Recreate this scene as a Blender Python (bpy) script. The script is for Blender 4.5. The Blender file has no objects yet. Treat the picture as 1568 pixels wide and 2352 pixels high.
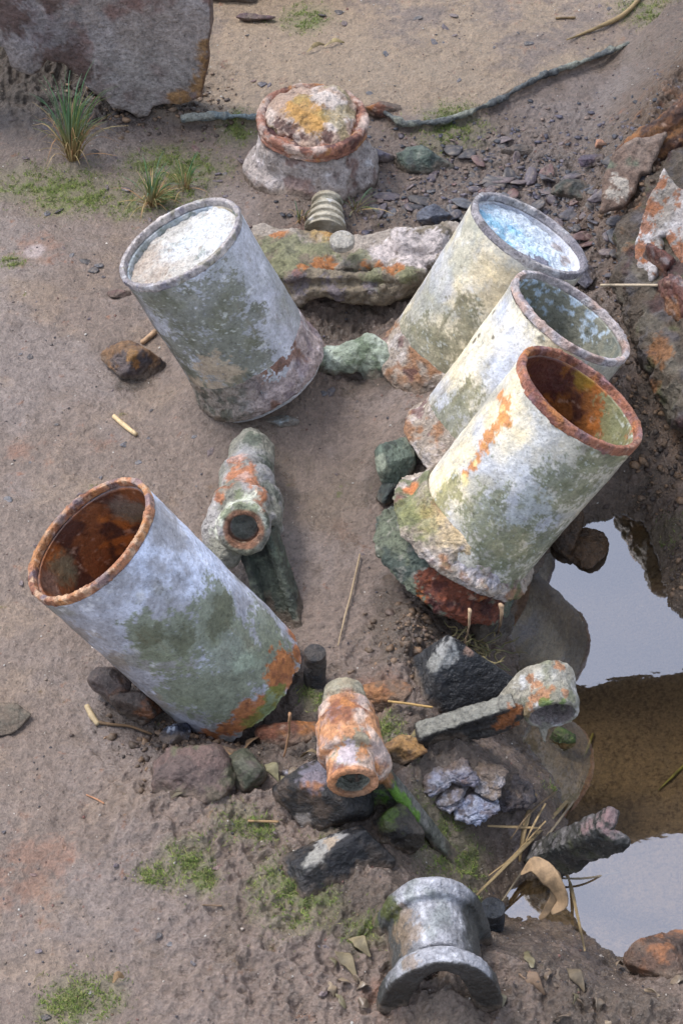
import bpy, math, random
import numpy as np
random.seed(7); rng = np.random.default_rng(7)
S = bpy.context.scene
C = S.collection
# ------------------------------------------------------------------ camera, sky, sun, exposure
PITCH, CAMH, CAMY = math.radians(46.0), 2.73, -2.636
cam = bpy.data.cameras.new('camera'); co = bpy.data.objects.new('camera', cam); C.objects.link(co)
co.location = (0, CAMY, CAMH); co.rotation_euler = (math.pi/2 - PITCH, 0, 0)
cam.sensor_fit = 'VERTICAL'; cam.sensor_height = 36; cam.lens = 18/math.tan(math.radians(14)); cam.clip_end = 500; cam.clip_start = .05
S.camera = co
S.render.resolution_x, S.render.resolution_y = 682, 1024
SUN_EL, SUN_AZ = math.radians(60), math.radians(-60)      # azimuth measured from +y towards +x
w = bpy.data.worlds.new('World'); S.world = w; w.use_nodes = True
nt = w.node_tree; bg = nt.nodes['Background']
sky = nt.nodes.new('ShaderNodeTexSky'); sky.sky_type = 'NISHITA'; sky.sun_disc = False
sky.sun_elevation = SUN_EL; sky.sun_rotation = SUN_AZ; sky.air_density = 1.0; sky.dust_density = 2.0; sky.ozone_density = 2.0
hs = nt.nodes.new('ShaderNodeHueSaturation'); hs.inputs['Saturation'].default_value = .55; nt.links.new(sky.outputs[0], hs.inputs['Color']); nt.links.new(hs.outputs[0], bg.inputs[0]); bg.inputs[1].default_value = 0.15
sl = bpy.data.lights.new('sun', 'SUN'); sl.energy = 1.25; sl.angle = math.radians(16); sl.color = (1, .965, .94)
so = bpy.data.objects.new('sun', sl); C.objects.link(so)
so.rotation_euler = (math.pi/2 - SUN_EL, 0, -SUN_AZ + math.pi)
so.rotation_euler = (-(math.pi/2 - SUN_EL), 0, -SUN_AZ)
S.view_settings.view_transform = 'Standard'; S.view_settings.look = 'None'; S.view_settings.gamma = 1
S.view_settings.exposure = 1.1
# ------------------------------------------------------------------ camera maths (pixel of the 1568x2352 view -> point at height z)
DW, DH = 1568, 2352
FPX = DH/2/math.tan(math.radians(14))
RT = np.array([1, 0, 0.]); UP = np.array([0, math.sin(PITCH), math.cos(PITCH)]); TW = np.array([0, -math.cos(PITCH), math.sin(PITCH)])
CP = np.array([0, CAMY, CAMH])
def W(px, py, z=0.0):
    d = RT*(px-DW/2)/FPX - UP*(py-DH/2)/FPX - TW
    t = (z-CP[2])/d[2]; return CP + d*t
def Wy(px, py, y):
    d = RT*(px-DW/2)/FPX - UP*(py-DH/2)/FPX - TW
    return CP + d*((y-CP[1])/d[1])
def pix(V):
    Q = V-CP; dep = -(Q@TW)
    return DW/2+FPX*(Q@RT)/dep, DH/2-FPX*(Q@UP)/dep, dep
# ------------------------------------------------------------------ noise
_perm = np.random.default_rng(3).permutation(256).astype(np.int32); _perm = np.concatenate([_perm]*3)
_g = np.random.default_rng(4).normal(size=(256, 3)); _g = (_g/np.linalg.norm(_g, axis=1)[:, None]).astype(np.float32)
def perlin(P):
    P = np.asarray(P, np.float32); i = np.floor(P).astype(np.int32); f = P-i; i &= 255
    u = f*f*f*(f*(f*6-15)+10); out = 0
    for dx in (0, 1):
        wx = u[:, 0] if dx else 1-u[:, 0]; hx = _perm[i[:, 0]+dx]
        for dy in (0, 1):
            wy = u[:, 1] if dy else 1-u[:, 1]; hy = _perm[hx+i[:, 1]+dy]
            for dz in (0, 1):
                wz = u[:, 2] if dz else 1-u[:, 2]; g = _g[_perm[hy+i[:, 2]+dz]]
                out = out + wx*wy*wz*(g[:, 0]*(f[:, 0]-dx)+g[:, 1]*(f[:, 1]-dy)+g[:, 2]*(f[:, 2]-dz))
    return out*1.5
def fbm(P, s, o=4, seed=0, gain=.5):
    P = np.asarray(P, np.float32)*s + seed*17.31; a = 1; t = 0; n = 0
    for k in range(o):
        t = t + a*perlin(P); n += a; a *= gain; P = P*2.03+5.2
    return t/n*1.3
def ridged(P, s, o=3, seed=0):
    P = np.asarray(P, np.float32)*s + seed*17.31; a = 1; t = 0; n = 0
    for k in range(o):
        t = t + a*(1-2.2*np.abs(perlin(P))); n += a; a *= .5; P = P*2.1+3.1
    return t/n
def ss(x, a, b):
    t = np.clip((x-a)/(b-a), 0, 1); return t*t*(3-2*t)
def lin(c):
    c = np.array(c, float)/255; c = np.where(c <= .04045, c/12.92, ((c+.055)/1.055)**2.4)
    g = c.mean(); k = float(np.clip((c[0]/c[2]-3.5)/4, 0, 1)); return c*(1-k)+(np.array([c[0]*.86, c[1]*1.05, c[2]])*.93+g*.05)*k
def mx(col, c, m):
    m = np.asarray(m)[:, None]; return col*(1-m) + (lin(c) if isinstance(c, tuple) else c)*m
# ------------------------------------------------------------------ object helpers
def material(name, rough=.6, bump=.4, scale=130, var=.5, spec=.5, pits=.0, dist=.004, mid=28, speck=.45):
    m = bpy.data.materials.new(name); m.use_nodes = True; t = m.node_tree; n = t.nodes; L = t.links
    b = n['Principled BSDF']
    at = n.new('ShaderNodeAttribute'); at.attribute_name = 'Col'
    ar = n.new('ShaderNodeAttribute'); ar.attribute_name = 'Rgh'
    tc = n.new('ShaderNodeTexCoord')
    n1 = n.new('ShaderNodeTexNoise'); n1.inputs['Scale'].default_value = scale; n1.inputs['Detail'].default_value = 6; n1.inputs['Roughness'].default_value = .65
    n2 = n.new('ShaderNodeTexNoise'); n2.inputs['Scale'].default_value = mid; n2.inputs['Detail'].default_value = 7; n2.inputs['Roughness'].default_value = .62
    for q in (n1, n2): L.new(tc.outputs['Object'], q.inputs['Vector'])
    n3 = n.new('ShaderNodeTexNoise'); n3.inputs['Scale'].default_value = scale*1.6; n3.inputs['Detail'].default_value = 3; n3.inputs['Roughness'].default_value = .7; L.new(tc.outputs['Object'], n3.inputs['Vector'])
    def mth(op, a, c=None):
        q = n.new('ShaderNodeMath'); q.operation = op
        for i, v in enumerate((a, c)):
            if v is None: continue
            if isinstance(v, (int, float)): q.inputs[i].default_value = v
            else: L.new(v, q.inputs[i])
        return q.outputs[0]
    def ramp(x, lo, hi, amt):
        q = n.new('ShaderNodeMapRange'); q.interpolation_type = 'SMOOTHSTEP'; L.new(x, q.inputs[0]); q.inputs[1].default_value = lo; q.inputs[2].default_value = hi; q.inputs[3].default_value = 0; q.inputs[4].default_value = amt; return q.outputs[0]
    a = mth('ADD', mth('MULTIPLY', mth('SUBTRACT', n1.outputs[0], .5), var*2.6), mth('MULTIPLY', mth('SUBTRACT', n2.outputs[0], .5), var*2.0))
    a = mth('SUBTRACT', mth('ADD', a, ramp(n3.outputs[0], .60, .70, speck)), ramp(n3.outputs[0], .42, .33, speck))
    f = mth('MAXIMUM', mth('ADD', a, 1.0), .2)
    vm = n.new('ShaderNodeVectorMath'); vm.operation = 'SCALE'; L.new(at.outputs['Color'], vm.inputs[0]); L.new(f, vm.inputs['Scale'])
    L.new(vm.outputs[0], b.inputs['Base Color'])
    L.new(mth('ADD', ar.outputs['Fac'], mth('MULTIPLY', mth('SUBTRACT', n2.outputs[0], .5), .35)), b.inputs['Roughness'])
    h = mth('ADD', mth('MULTIPLY', n1.outputs[0], 1.6), mth('MULTIPLY', n2.outputs[0], 2.6))
    if pits:
        v = n.new('ShaderNodeTexVoronoi'); v.inputs['Scale'].default_value = scale*.55; L.new(tc.outputs['Object'], v.inputs['Vector'])
        h = mth('ADD', h, mth('MULTIPLY', mth('MINIMUM', v.outputs['Distance'], .45), pits))
    bp = n.new('ShaderNodeBump'); bp.inputs['Strength'].default_value = bump; bp.inputs['Distance'].default_value = dist
    L.new(h, bp.inputs['Height']); L.new(bp.outputs[0], b.inputs['Normal'])
    b.inputs['Specular IOR Level'].default_value = spec
    return m
M = dict(
    mud=material('wet_mud', bump=.7, scale=190, var=.55, dist=.005, mid=60, speck=.32),
    metal=material('corroded_alloy', speck=.35, bump=.55, scale=150, var=.45, dist=.0025, spec=.5, mid=36),
    crust=material('encrusted_casting', bump=1.0, scale=120, var=.75, dist=.005, pits=.8, mid=36),
    rust=material('flaking_rust', bump=.9, scale=120, var=.7, dist=.004, pits=.6, mid=40),
    rock=material('wet_rock', bump=.8, scale=160, var=.7, dist=.004, mid=50),
    slate=material('slate', bump=.6, scale=160, var=.5, dist=.002, mid=60),
    plant=material('dry_plant', speck=.1, bump=.3, scale=300, var=.4, dist=.0008, mid=90),
    moss=material('moss', bump=.2, scale=300, var=.5, dist=.001, mid=60),
)
def mesh(name, V, F, mat, col=None, rgh=.6, parent=None, loc=None, smooth=True):
    V = np.asarray(V, np.float64)
    if loc is None: loc = parent['_loc'] if parent is not None else (float(V[:, 0].mean()), float(V[:, 1].mean()), float(V[:, 2].min()))
    loc = np.array([float(q) for q in loc])
    me = bpy.data.meshes.new(name); F = np.asarray(F)
    me.vertices.add(len(V)); me.vertices.foreach_set('co', (V-loc).astype(np.float32).ravel())
    k = F.shape[1]; me.loops.add(F.size); me.loops.foreach_set('vertex_index', F.astype(np.int32).ravel())
    me.polygons.add(len(F)); me.polygons.foreach_set('loop_start', np.arange(0, F.size, k, dtype=np.int32))
    me.update(calc_edges=True); me.validate()
    if smooth: me.polygons.foreach_set('use_smooth', np.ones(len(me.polygons), bool))
    if col is not None:
        c = np.ones((len(V), 4), np.float32); c[:, :3] = np.clip(col, .004, .95)
        at = me.attributes.new('Col', 'FLOAT_COLOR', 'POINT'); at.data.foreach_set('color', c.ravel())
    r = np.full(len(V), rgh, np.float32) if np.isscalar(rgh) else np.asarray(rgh, np.float32)
    at = me.attributes.new('Rgh', 'FLOAT', 'POINT'); at.data.foreach_set('value', r)
    me.materials.append(M[mat] if isinstance(mat, str) else mat)
    o = bpy.data.objects.new(name, me); C.objects.link(o)
    if parent is not None: o.parent = parent
    else: o.location = loc
    return o
def tag(o, label=None, cat=None, group=None, kind=None):
    if label: o['label'] = label
    if cat: o['category'] = cat
    if group: o['group'] = group
    if kind: o['kind'] = kind
    return o
ROOTS = []
def thing(name, label, cat, loc, group=None):
    o = bpy.data.objects.new(name, None); C.objects.link(o); o.location = [float(v) for v in loc]; o.empty_display_size = .05
    o['_loc'] = [float(v) for v in loc]; ROOTS.append(o)
    return tag(o, label, cat, group)
def normals(V, F):
    N = np.zeros_like(V); a = V[F[:, 0]]; b = V[F[:, 1]]; c = V[F[:, 2]]
    n = np.cross(b-a, c-a)
    if F.shape[1] == 4: n = np.cross(V[F[:, 2]]-a, V[F[:, 3]]-b)
    for k in range(F.shape[1]):
        for q in range(3): N[:, q] += np.bincount(F[:, k], n[:, q], len(V))
    return N/np.maximum(np.linalg.norm(N, axis=1), 1e-9)[:, None]
class Paint:
    def __init__(s, V, N=None, warp=.35, wscale=22, seed=1):
        s.V = V; s.N = N; s.px, s.py, s.d = pix(V)
        s.wv = np.stack([fbm(V, wscale, 5, seed+k, .65) for k in range(2)]+[fbm(V, wscale*2.2, 4, seed+7, .6)], 1); s.warp = warp; s.fine = fbm(V, 150, 3, seed+11, .7)+.6*fbm(V, 60, 3, seed+12, .7)
    def at(s, x, y):
        q = np.hypot(s.px-x, s.py-y); m = q < max(8, q.min()*1.5+1); i = np.where(m)[0]; return s.V[i[s.d[i].argmin()]]
    def blob(s, x, y, r, soft=.5):
        c = s.at(x, y); d = np.linalg.norm(s.V-c+s.wv*s.warp*min(r, .05)*2.2, axis=1)/r
        m = 1-ss(d, 1-soft, 1+soft*.6); return np.clip(m+s.fine*1.1*4*m*(1-m)*.6, 0, 1)
    def blobs(s, L, soft=.5):
        m = 0
        for x, y, r in L: m = np.maximum(m, s.blob(x, y, r, soft))
        return m
    def n(s, sc, o=4, seed=0): return fbm(s.V, sc, o, seed)
def muddy(V, col, h=.016, amt=.8):
    z = V[:, 2]; m = np.zeros(len(V)); k = z < .12
    if not k.any(): return col
    v = V[k]; c_ = v.mean(0)[:2]; g = gheight(v[:, 0], v[:, 1]); n_ = fbm(v, 30, 4, 77)+.6*fbm(v, 110, 3, 78); m[k] = 1-ss(z[k]-g+h*.9*n_, h*.25, h*1.3)
    return mx(col, (108, 93, 80), m*amt)
# ------------------------------------------------------------------ SDF modelling (surface nets)
def un(v): v = np.array(v, float); return v/np.linalg.norm(v)
def s_cone(a, b, ra, rb=None):
    a = np.array(a, float); b = np.array(b, float); rb = ra if rb is None else rb
    def f(P):
        d = b-a; t = np.clip(((P-a)@d)/(d@d), 0, 1); return np.linalg.norm(P-a-t[..., None]*d, axis=-1)-(ra+(rb-ra)*t)
    return f
def s_cyl(a, b, r, rd=.003):
    a = np.array(a, float); b = np.array(b, float); h = np.linalg.norm(b-a)/2; u = (b-a)/(2*h); c = (a+b)/2
    def f(P):
        q = P-c; t = q@u; rr = np.sqrt(np.maximum((q*q).sum(-1)-t*t, 0)); dx = rr-r+rd; dy = np.abs(t)-h+rd
        return np.minimum(np.maximum(dx, dy), 0)+np.hypot(np.maximum(dx, 0), np.maximum(dy, 0))-rd
    return f
def s_box(c, ax, hs, rd=.004):
    c = np.array(c, float); ax = [un(v) for v in ax]
    def f(P):
        q = P-c; d = [np.abs(q@ax[i])-hs[i]+rd for i in range(3)]
        return np.minimum(np.maximum(np.maximum(d[0], d[1]), d[2]), 0)+np.sqrt(sum(np.maximum(v, 0)**2 for v in d))-rd
    return f
def s_ell(c, r, ax=None):
    c = np.array(c, float); r = np.array(r, float)
    A = np.eye(3) if ax is None else np.array([un(v) for v in ax])
    def f(P):
        q = (P-c)@A.T; k = np.linalg.norm(q/r, axis=-1); return (k-1)*r.min()
    return f
def smin(a, b, k): h = np.clip(.5+.5*(b-a)/k, 0, 1); return b*(1-h)+a*h-k*h*(1-h)
def smax(a, b, k): return -smin(-a, -b, k)
def U(k, *fs):
    def f(P):
        d = fs[0](P)
        for g in fs[1:]: d = smin(d, g(P), k)
        return d
    return f
def cut(a, *bs, k=.003):
    def f(P):
        d = a(P)
        for g in bs: d = smax(d, -g(P), k)
        return d
    return f
def nets(fn, lo, hi, vox):
    lo = np.array(lo, float); hi = np.array(hi, float); n = np.ceil((hi-lo)/vox).astype(int)+1
    ax = [lo[i]+np.arange(n[i])*vox for i in range(3)]
    G = np.stack(np.meshgrid(*ax, indexing='ij'), -1); D = fn(G.reshape(-1, 3)).reshape(n)
    D = D.copy()
    for s in (0, -1): D[s] = np.maximum(D[s], vox); D[:, s] = np.maximum(D[:, s], vox); D[:, :, s] = np.maximum(D[:, :, s], vox)
    ins = D < 0; nc = n-1; acc = np.zeros((*nc, 3)); cnt = np.zeros(nc)
    idx = np.stack(np.meshgrid(*[np.arange(k) for k in nc], indexing='ij'), -1).astype(float)
    cs = [(i, j, k) for i in (0, 1) for j in (0, 1) for k in (0, 1)]
    sl_ = lambda c: tuple(slice(c[q], c[q]+nc[q]) for q in range(3))
    for c in cs:
        for q in range(3):
            if c[q]: continue
            e = list(c); e[q] = 1; a = D[sl_(c)]; b = D[sl_(e)]; m = (a < 0) != (b < 0)
            t = np.where(m, a/np.where(m, a-b, 1), 0); cnt += m
            for r in range(3): acc[..., r] += m*(c[r]+(t if r == q else 0))
    act = cnt > 0; vid = -np.ones(nc, int); vid[act] = np.arange(act.sum())
    V = lo+(idx[act]+acc[act]/cnt[act][:, None])*vox; F = []
    for q in range(3):
        u, v = [(1, 2), (2, 0), (0, 1)][q]
        a = [slice(1, nc[i]) for i in range(3)]; a[q] = slice(0, nc[q]); b = list(a); b[q] = slice(1, nc[q]+1)
        A = ins[tuple(a)]; B = ins[tuple(b)]
        def g(du, dv):
            s = [slice(1, nc[i]) for i in range(3)]; s[q] = slice(0, nc[q])
            if du: s[u] = slice(0, nc[u]-1)
            if dv: s[v] = slice(0, nc[v]-1)
            return vid[tuple(s)]
        Q = np.stack([g(1, 1), g(0, 1), g(0, 0), g(1, 0)], -1)
        F.append(Q[A & ~B]); F.append(Q[~A & B][:, ::-1])
    return V, np.concatenate(F)
def sculpt(name, fn, lo, hi, vox, mat, paint, amp=((.003, 40),), rgh=.6, parent=None, seed=0, ridge=0):
    V, F = nets(fn, lo, hi, vox); N = normals(V, F)
    d = 0
    for i, (a, s) in enumerate(amp): d = d+a*fbm(V, s, 4, seed+i*5, .6)
    if ridge: d = d+ridge*ridged(V, 45, 3, seed+3)
    V = V+N*np.asarray(d)[:, None]; N = normals(V, F)
    p = Paint(V, N, seed=seed+1); r = paint(p)
    col, rg = r if isinstance(r, tuple) else (r, rgh)
    col = muddy(V, col)
    return mesh(name, V, F, mat, col, rg, parent)
def bounds(pts, m):
    pts = np.array(pts); return pts.min(0)-m, pts.max(0)+m
def lathe(prof, c, a, e1, e2, n=240, closed=False):
    prof = np.array(prof, float); k = len(prof); th = np.linspace(0, 2*np.pi, n, endpoint=False)
    dirs = np.cos(th)[:, None]*e1+np.sin(th)[:, None]*e2
    V = c+a*prof[None, :, 0, None]+dirs[:, None, :]*prof[None, :, 1, None]
    V = V.reshape(-1, 3); i = np.arange(n)[:, None]*k; j = (np.arange(n)[:, None]+1) % n*k; q = np.arange(k if closed else k-1)[None]; q1 = (q+1) % k
    F = np.stack([i+q, i+q1, j+q1, j+q], -1).reshape(-1, 4)
    return V, F, np.repeat(th, k), np.tile(prof[:, 0], n)
def resample(pts, step):
    pts = np.array(pts, float); out = [pts[0]]
    for a, b in zip(pts[:-1], pts[1:]):
        m = max(1, int(np.ceil(np.linalg.norm(b-a)/step)))
        for t in range(1, m+1): out.append(a+(b-a)*t/m)
    return np.array(out)
# ------------------------------------------------------------------ ground
ZW = -.17
TUB = dict(A=((-.407, -.372, .325), (-.567, .053, .822), .40), B=((-.298, .342, .362), (-.431, .089, .898), .325),
           C=((.358, .442, .303), (.472, .176, .864), .36), D=((.418, .202, .304), (.51, .176, .842), .345), E=((.409, -.073, .358), (.528, .148, .836), .352))
BASE = {}
for k, (c, a, L) in TUB.items(): BASE[k] = np.array(c)-un(a)*L
POOL = [(1385, 1185), (1340, 1203), (1300, 1213), (1262, 1262), (1232, 1310), (1180, 1360), (1150, 1385), (1165, 1440), (1190, 1510), (1185, 1560), (1215, 1600), (1215, 1660),
        (1185, 1695), (1240, 1745), (1275, 1800), (1290, 1850), (1310, 1920), (1300, 1985), (1210, 2010), (1150, 2050), (1155, 2105), (1250, 2118), (1340, 2155), (1420, 2200), (1480, 2195),
        (1568, 2160), (1800, 2150), (1900, 1300), (1650, 1430), (1568, 1425), (1540, 1380), (1525, 1290), (1495, 1240), (1480, 1195), (1430, 1176)]
POOLW = np.array([W(x, y, ZW)[:2] for x, y in POOL])
RIDGE = [(-400, 190), (0, 215), (250, 235), (420, 272), (520, 266), (600, 270), (720, 262), (840, 262), (870, 258), (930, 288), (1000, 286), (1070, 266), (1130, 240), (1180, 210), (1240, 182), (1330, 152), (1400, 118), (1500, 86), (1540, 45), (1600, -30), (1800, -160)]
RIDGEW = np.array([W(x, y, .02)[:2] for x, y in RIDGE])
def segd(x, y, P, closed=False):
    best = np.full(x.shape, 1e9); side = np.zeros(x.shape)
    n = len(P)
    for i in range(n if closed else n-1):
        a = P[i]; b = P[(i+1) % n]; d = b-a; t = np.clip(((x-a[0])*d[0]+(y-a[1])*d[1])/(d@d), 0, 1)
        ex = x-a[0]-t*d[0]; ey = y-a[1]-t*d[1]; q = np.hypot(ex, ey); m = q < best
        best = np.where(m, q, best); side = np.where(m, np.sign(d[0]*ey-d[1]*ex), side)
    return best, side
def inpoly(x, y, P):
    c = np.zeros(x.shape, bool); n = len(P)
    for i in range(n):
        a = P[i]; b = P[(i+1) % n]
        with np.errstate(divide='ignore', invalid='ignore'):
            m = ((a[1] > y) != (b[1] > y)) & (x < (b[0]-a[0])*(y-a[1])/(b[1]-a[1]+1e-12)+a[0])
        c ^= m
    return c
def g2(x, y, px, py, r, z=0.0):
    c = W(px, py, z); return np.exp(-((x-c[0])**2+(y-c[1])**2)/(r*r))
def pool_sd(x, y):
    d, _ = segd(x, y, POOLW, True); return np.where(inpoly(x, y, POOLW), -d, d)
def gheight(x, y, full=False):
    x = np.asarray(x, float); y = np.asarray(y, float); P = np.stack([x, y, x*0], 1)
    lo = fbm(P, 2.2, 3, 1); md = fbm(P, 11, 4, 2); hi = fbm(P, 60, 4, 3, .6)
    rg = ridged(P, 26, 4, 5)
    near = (np.abs(x) < 1.3) & (y > -1.4) & (y < 2.3)
    h = .012*lo+.0065*md+.0020*hi+.0009*fbm(P, 150, 2, 7)
    rd, sd_ = segd(x, y, RIDGEW); rs = rd*sd_+.006*md
    back = ss(rs, -.004, .010)
    h = h+back*.020
    # roughness zones: stony slope behind, lumpy wet mud at lower right, under the hull slab
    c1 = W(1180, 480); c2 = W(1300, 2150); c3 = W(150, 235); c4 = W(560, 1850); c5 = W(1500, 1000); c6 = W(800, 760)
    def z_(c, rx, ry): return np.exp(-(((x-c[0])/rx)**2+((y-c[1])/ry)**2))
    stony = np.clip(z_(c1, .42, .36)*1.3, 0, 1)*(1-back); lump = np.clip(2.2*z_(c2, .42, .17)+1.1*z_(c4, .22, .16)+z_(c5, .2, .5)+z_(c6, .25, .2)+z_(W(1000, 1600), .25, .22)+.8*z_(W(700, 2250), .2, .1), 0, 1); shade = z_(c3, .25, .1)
    h = h+stony*(.012*rg+.006*hi)+lump*(.018*rg+.006*hi+.007*ridged(P, 62, 3, 8))+shade*.016*rg
    # faint flow terraces on the left mud
    h = h+.0015*np.sin(60*(y*.8+x*.5)+6*lo)*ss(-x, .15, .45)
    # mounds and hollows
    for k, b in BASE.items():
        e = np.hypot(x-b[0], y-b[1]); h = h+{'A': .0, 'B': .045, 'C': .045, 'D': .035, 'E': .0}[k]*np.exp(-(e/.16)**4)
    h = h-.045*z_(W(800, 750), .10, .045)-.05*z_(W(590, 1690, -.03), .09, .04)-.03*z_(W(640, 1420), .05, .06)-.03*z_(W(370, 1650), .07, .05)
    h = h+.035*z_(W(1050, 1500), .12, .08)+.02*z_(W(900, 1950), .22, .1)+.02*z_(W(480, 1850), .12, .06)+.025*z_(W(900, 1050), .06, .12)
    h = h-.03*z_(W(170, 215), .20, .05)+.05*z_(W(90, 150), .26, .08)+.02*rg*z_(W(150, 180), .3, .12)+.012*z_(W(0, 700), .2, .15)+.03*z_(W(700, 480), .16, .06)+.05*z_(W(1012, 2300), .05, .06)+.02*z_(W(1000, 2150), .14, .12)
    # right bank and the heap under the wreck pieces
    bank = ss(x-(W(1500, 1100)[0]+.06*np.sin(y*5)+.02*md), -.03, .16)*ss(y, W(1500, 1480)[1], W(1500, 1330)[1])*(1-back)
    h = h+.10*bank
    hp = np.array([W(px, py)[:2] for px, py in ((1700, 150), (1540, 330), (1440, 470), (1480, 640), (1540, 820), (1600, 950))])
    hd, _ = segd(x, y, hp); heap = np.exp(-(hd/.075)**2)*(1-back*.8); h = h+heap*(.055+.018*rg)
    h = h-.02*z_(W(1400, 950), .05, .2)
    # pool
    sd = pool_sd(x, y)+.012*md+.010*hi+.010*rg*ss(lump, .2, .8)
    bed = ZW-.032*ss(-sd, 0, .10)-.006+.003*md+.0015*hi
    shore = ZW+.003+.95*np.maximum(sd, 0)
    h2 = np.where(sd < 0, np.minimum(bed-0*sd, ZW+.004+.2*sd), smin(h, shore, .012))
    h = np.where(sd < .3, h2, h); h = np.where((sd > 0) & (x > .2) & (sd < .3), np.maximum(h, ZW+.0015), h)
    if full: return h, dict(back=back, stony=stony, lump=lump, shade=shade, sd=sd, bank=bank, heap=heap, lo=lo, md=md, hi=hi, rg=rg, rs=rs, P=P)
    return h
def gz(x, y): return float(gheight(np.array([x]), np.array([y]))[0])
def G(px, py, dz=0.0):
    p = W(px, py, 0)
    for _ in range(4): p = W(px, py, gz(p[0], p[1]))
    return p+np.array([0, 0, dz])
MOSS = [(140, 430, .07), (210, 445, .05), (60, 420, .06), (370, 380, .07), (440, 390, .06), (400, 450, .05), (300, 460, .05), (1040, 300, .06), (1015, 320, .05), (630, 600, .025),
        (545, 1905, .028), (600, 1925, .02), (430, 1985, .035), (350, 2010, .02), (460, 2020, .03), (640, 2045, .035), (690, 2080, .05), (170, 2300, .035), (240, 2290, .03), (110, 2315, .02),
        (890, 1680, .025), (1290, 1700, .018), (545, 300, .04), (30, 605, .02), (1550, 1110, .03), (750, 1990, .03), (1490, 40, .06), (700, 60, .05), (570, 1790, .02), (1060, 1980, .04), (1000, 1880, .05), (840, 2160, .03), (1060,1900,.04), (720, 1610, .02)]
def build_ground():
    def axis(lo, hi, st, far):
        a = [lo]; 
        while a[-1] < hi: a.append(a[-1]+st(a[-1]))
        o = []; d = .003; p = lo
        while p > -far: p -= d; o.append(p); d *= 1.13
        q = []; d = .003; p = a[-1]
        while p < far: p += d; q.append(p); d *= 1.13
        return np.array(o[::-1]+a+q)
    xs = axis(-.92, .92, lambda v: .0027, 60); ys = axis(-1.12, 1.85, lambda v: .0024+.0012*(v+1.1)/2, 60)
    X, Y = np.meshgrid(xs, ys, indexing='ij'); x = X.ravel(); y = Y.ravel()
    h, m = gheight(x, y, True); nx, ny = len(xs), len(ys)
    V = np.stack([x, y, h], 1); i = np.arange(nx-1)[:, None]*ny+np.arange(ny-1)[None]
    F = np.stack([i, i+ny, i+ny+1, i+1], -1).reshape(-1, 4)
    P = m['P']; n1 = fbm(P, 4, 4, 11); n2 = fbm(P, 26, 5, 12, .65); n3 = fbm(P, 120, 3, 13, .7); n4 = fbm(P, 8, 4, 14)
    col = np.tile(lin((122, 107, 97)), (len(V), 1))
    col = mx(col, (130, 118, 112), ss(n1+.4*n2, -.15, .35)*.8)
    col = mx(col, (138, 119, 102), ss(n4+.5*n2, 0, .5)*.6)
    col = mx(col, (148, 128, 105), m['back']*ss(n1+n2*.5+.35, -.2, .4)*.85)
    col = mx(col, (104, 92, 84), m['stony']*ss(n2, -.3, .3)*.7); col = mx(col, (124, 108, 98), m['lump']*.7)
    col = mx(col, (92, 74, 60), m['bank']*.7); col = mx(col, (104, 82, 62), m['heap']*.7)
    col = mx(col, (148, 92, 58), m['heap']*ss(fbm(P, 14, 4, 19), .0, .3)*.7)
    col = col*(1+.30*n3+.25*n2)[:, None]; col = mx(col, (64, 60, 60), ss(n2*.6+n3*.9, .30, .5)*(.4+.5*m['stony']+.3*m['lump']))
    col = mx(col, (172, 155, 138), ss(n3, .30, .82)*.5)
    wet = np.zeros(len(V))
    def gb(px, py, r, z=0):
        c = W(px, py, z); d = np.hypot(x-c[0], y-c[1])/r; return np.exp(-d*d)
    for px, py, r in ((90, 570, .07), (60, 1030, .05), (230, 1020, .03), (780, 1215, .045), (860, 1590, .07), (560, 740, .02), (900, 2320, .05), (1350, 520, .05), (1520, 520, .08), (1300, 340, .03), (60, 2000, .1), (700, 530, .04)):
        col = mx(col, (134, 96, 76), ss(gb(px, py, r)*.8+.9*n2+.3*n3, .35, .85)*.5)
    for px, py, r in ((80, 580, .03), (1090, 1790, .03), (1180, 1830, .06)): col = mx(col, (176, 165, 165), ss(gb(px, py, r)+.3*n2, .3, .8)*.6)
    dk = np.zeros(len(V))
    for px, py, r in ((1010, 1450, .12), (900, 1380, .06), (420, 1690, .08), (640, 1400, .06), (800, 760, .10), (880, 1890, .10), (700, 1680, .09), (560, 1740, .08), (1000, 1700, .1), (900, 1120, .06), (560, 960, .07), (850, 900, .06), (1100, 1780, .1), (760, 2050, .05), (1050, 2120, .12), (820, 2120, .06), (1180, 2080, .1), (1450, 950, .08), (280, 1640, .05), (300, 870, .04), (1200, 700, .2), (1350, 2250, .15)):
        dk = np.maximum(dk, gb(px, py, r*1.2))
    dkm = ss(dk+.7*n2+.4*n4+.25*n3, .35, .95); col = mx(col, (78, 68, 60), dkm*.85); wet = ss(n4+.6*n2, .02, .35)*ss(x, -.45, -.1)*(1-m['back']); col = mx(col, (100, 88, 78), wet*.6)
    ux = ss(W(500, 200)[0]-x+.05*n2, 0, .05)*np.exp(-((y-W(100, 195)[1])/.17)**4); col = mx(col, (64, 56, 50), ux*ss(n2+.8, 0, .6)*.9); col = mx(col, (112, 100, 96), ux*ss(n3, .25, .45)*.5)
    ms = np.zeros(len(V))
    for px, py, r in MOSS: ms = np.maximum(ms, gb(px, py, r*1.15)*(1.25 if r > .03 else 1))
    mm = ss(ms*.75+.9*n2+.5*n4+.35*n3, .55, .95)
    col = mx(col, (104, 112, 62), mm*.85); col = mx(col, (84, 96, 50), mm*ss(n3, 0, .3)*.5)
    col = mx(col, (112, 112, 78), ss(ms+.35*n2, .12, .5)*.35)
    sd = m['sd']; shore = 1-ss(sd, .0, .09)
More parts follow.
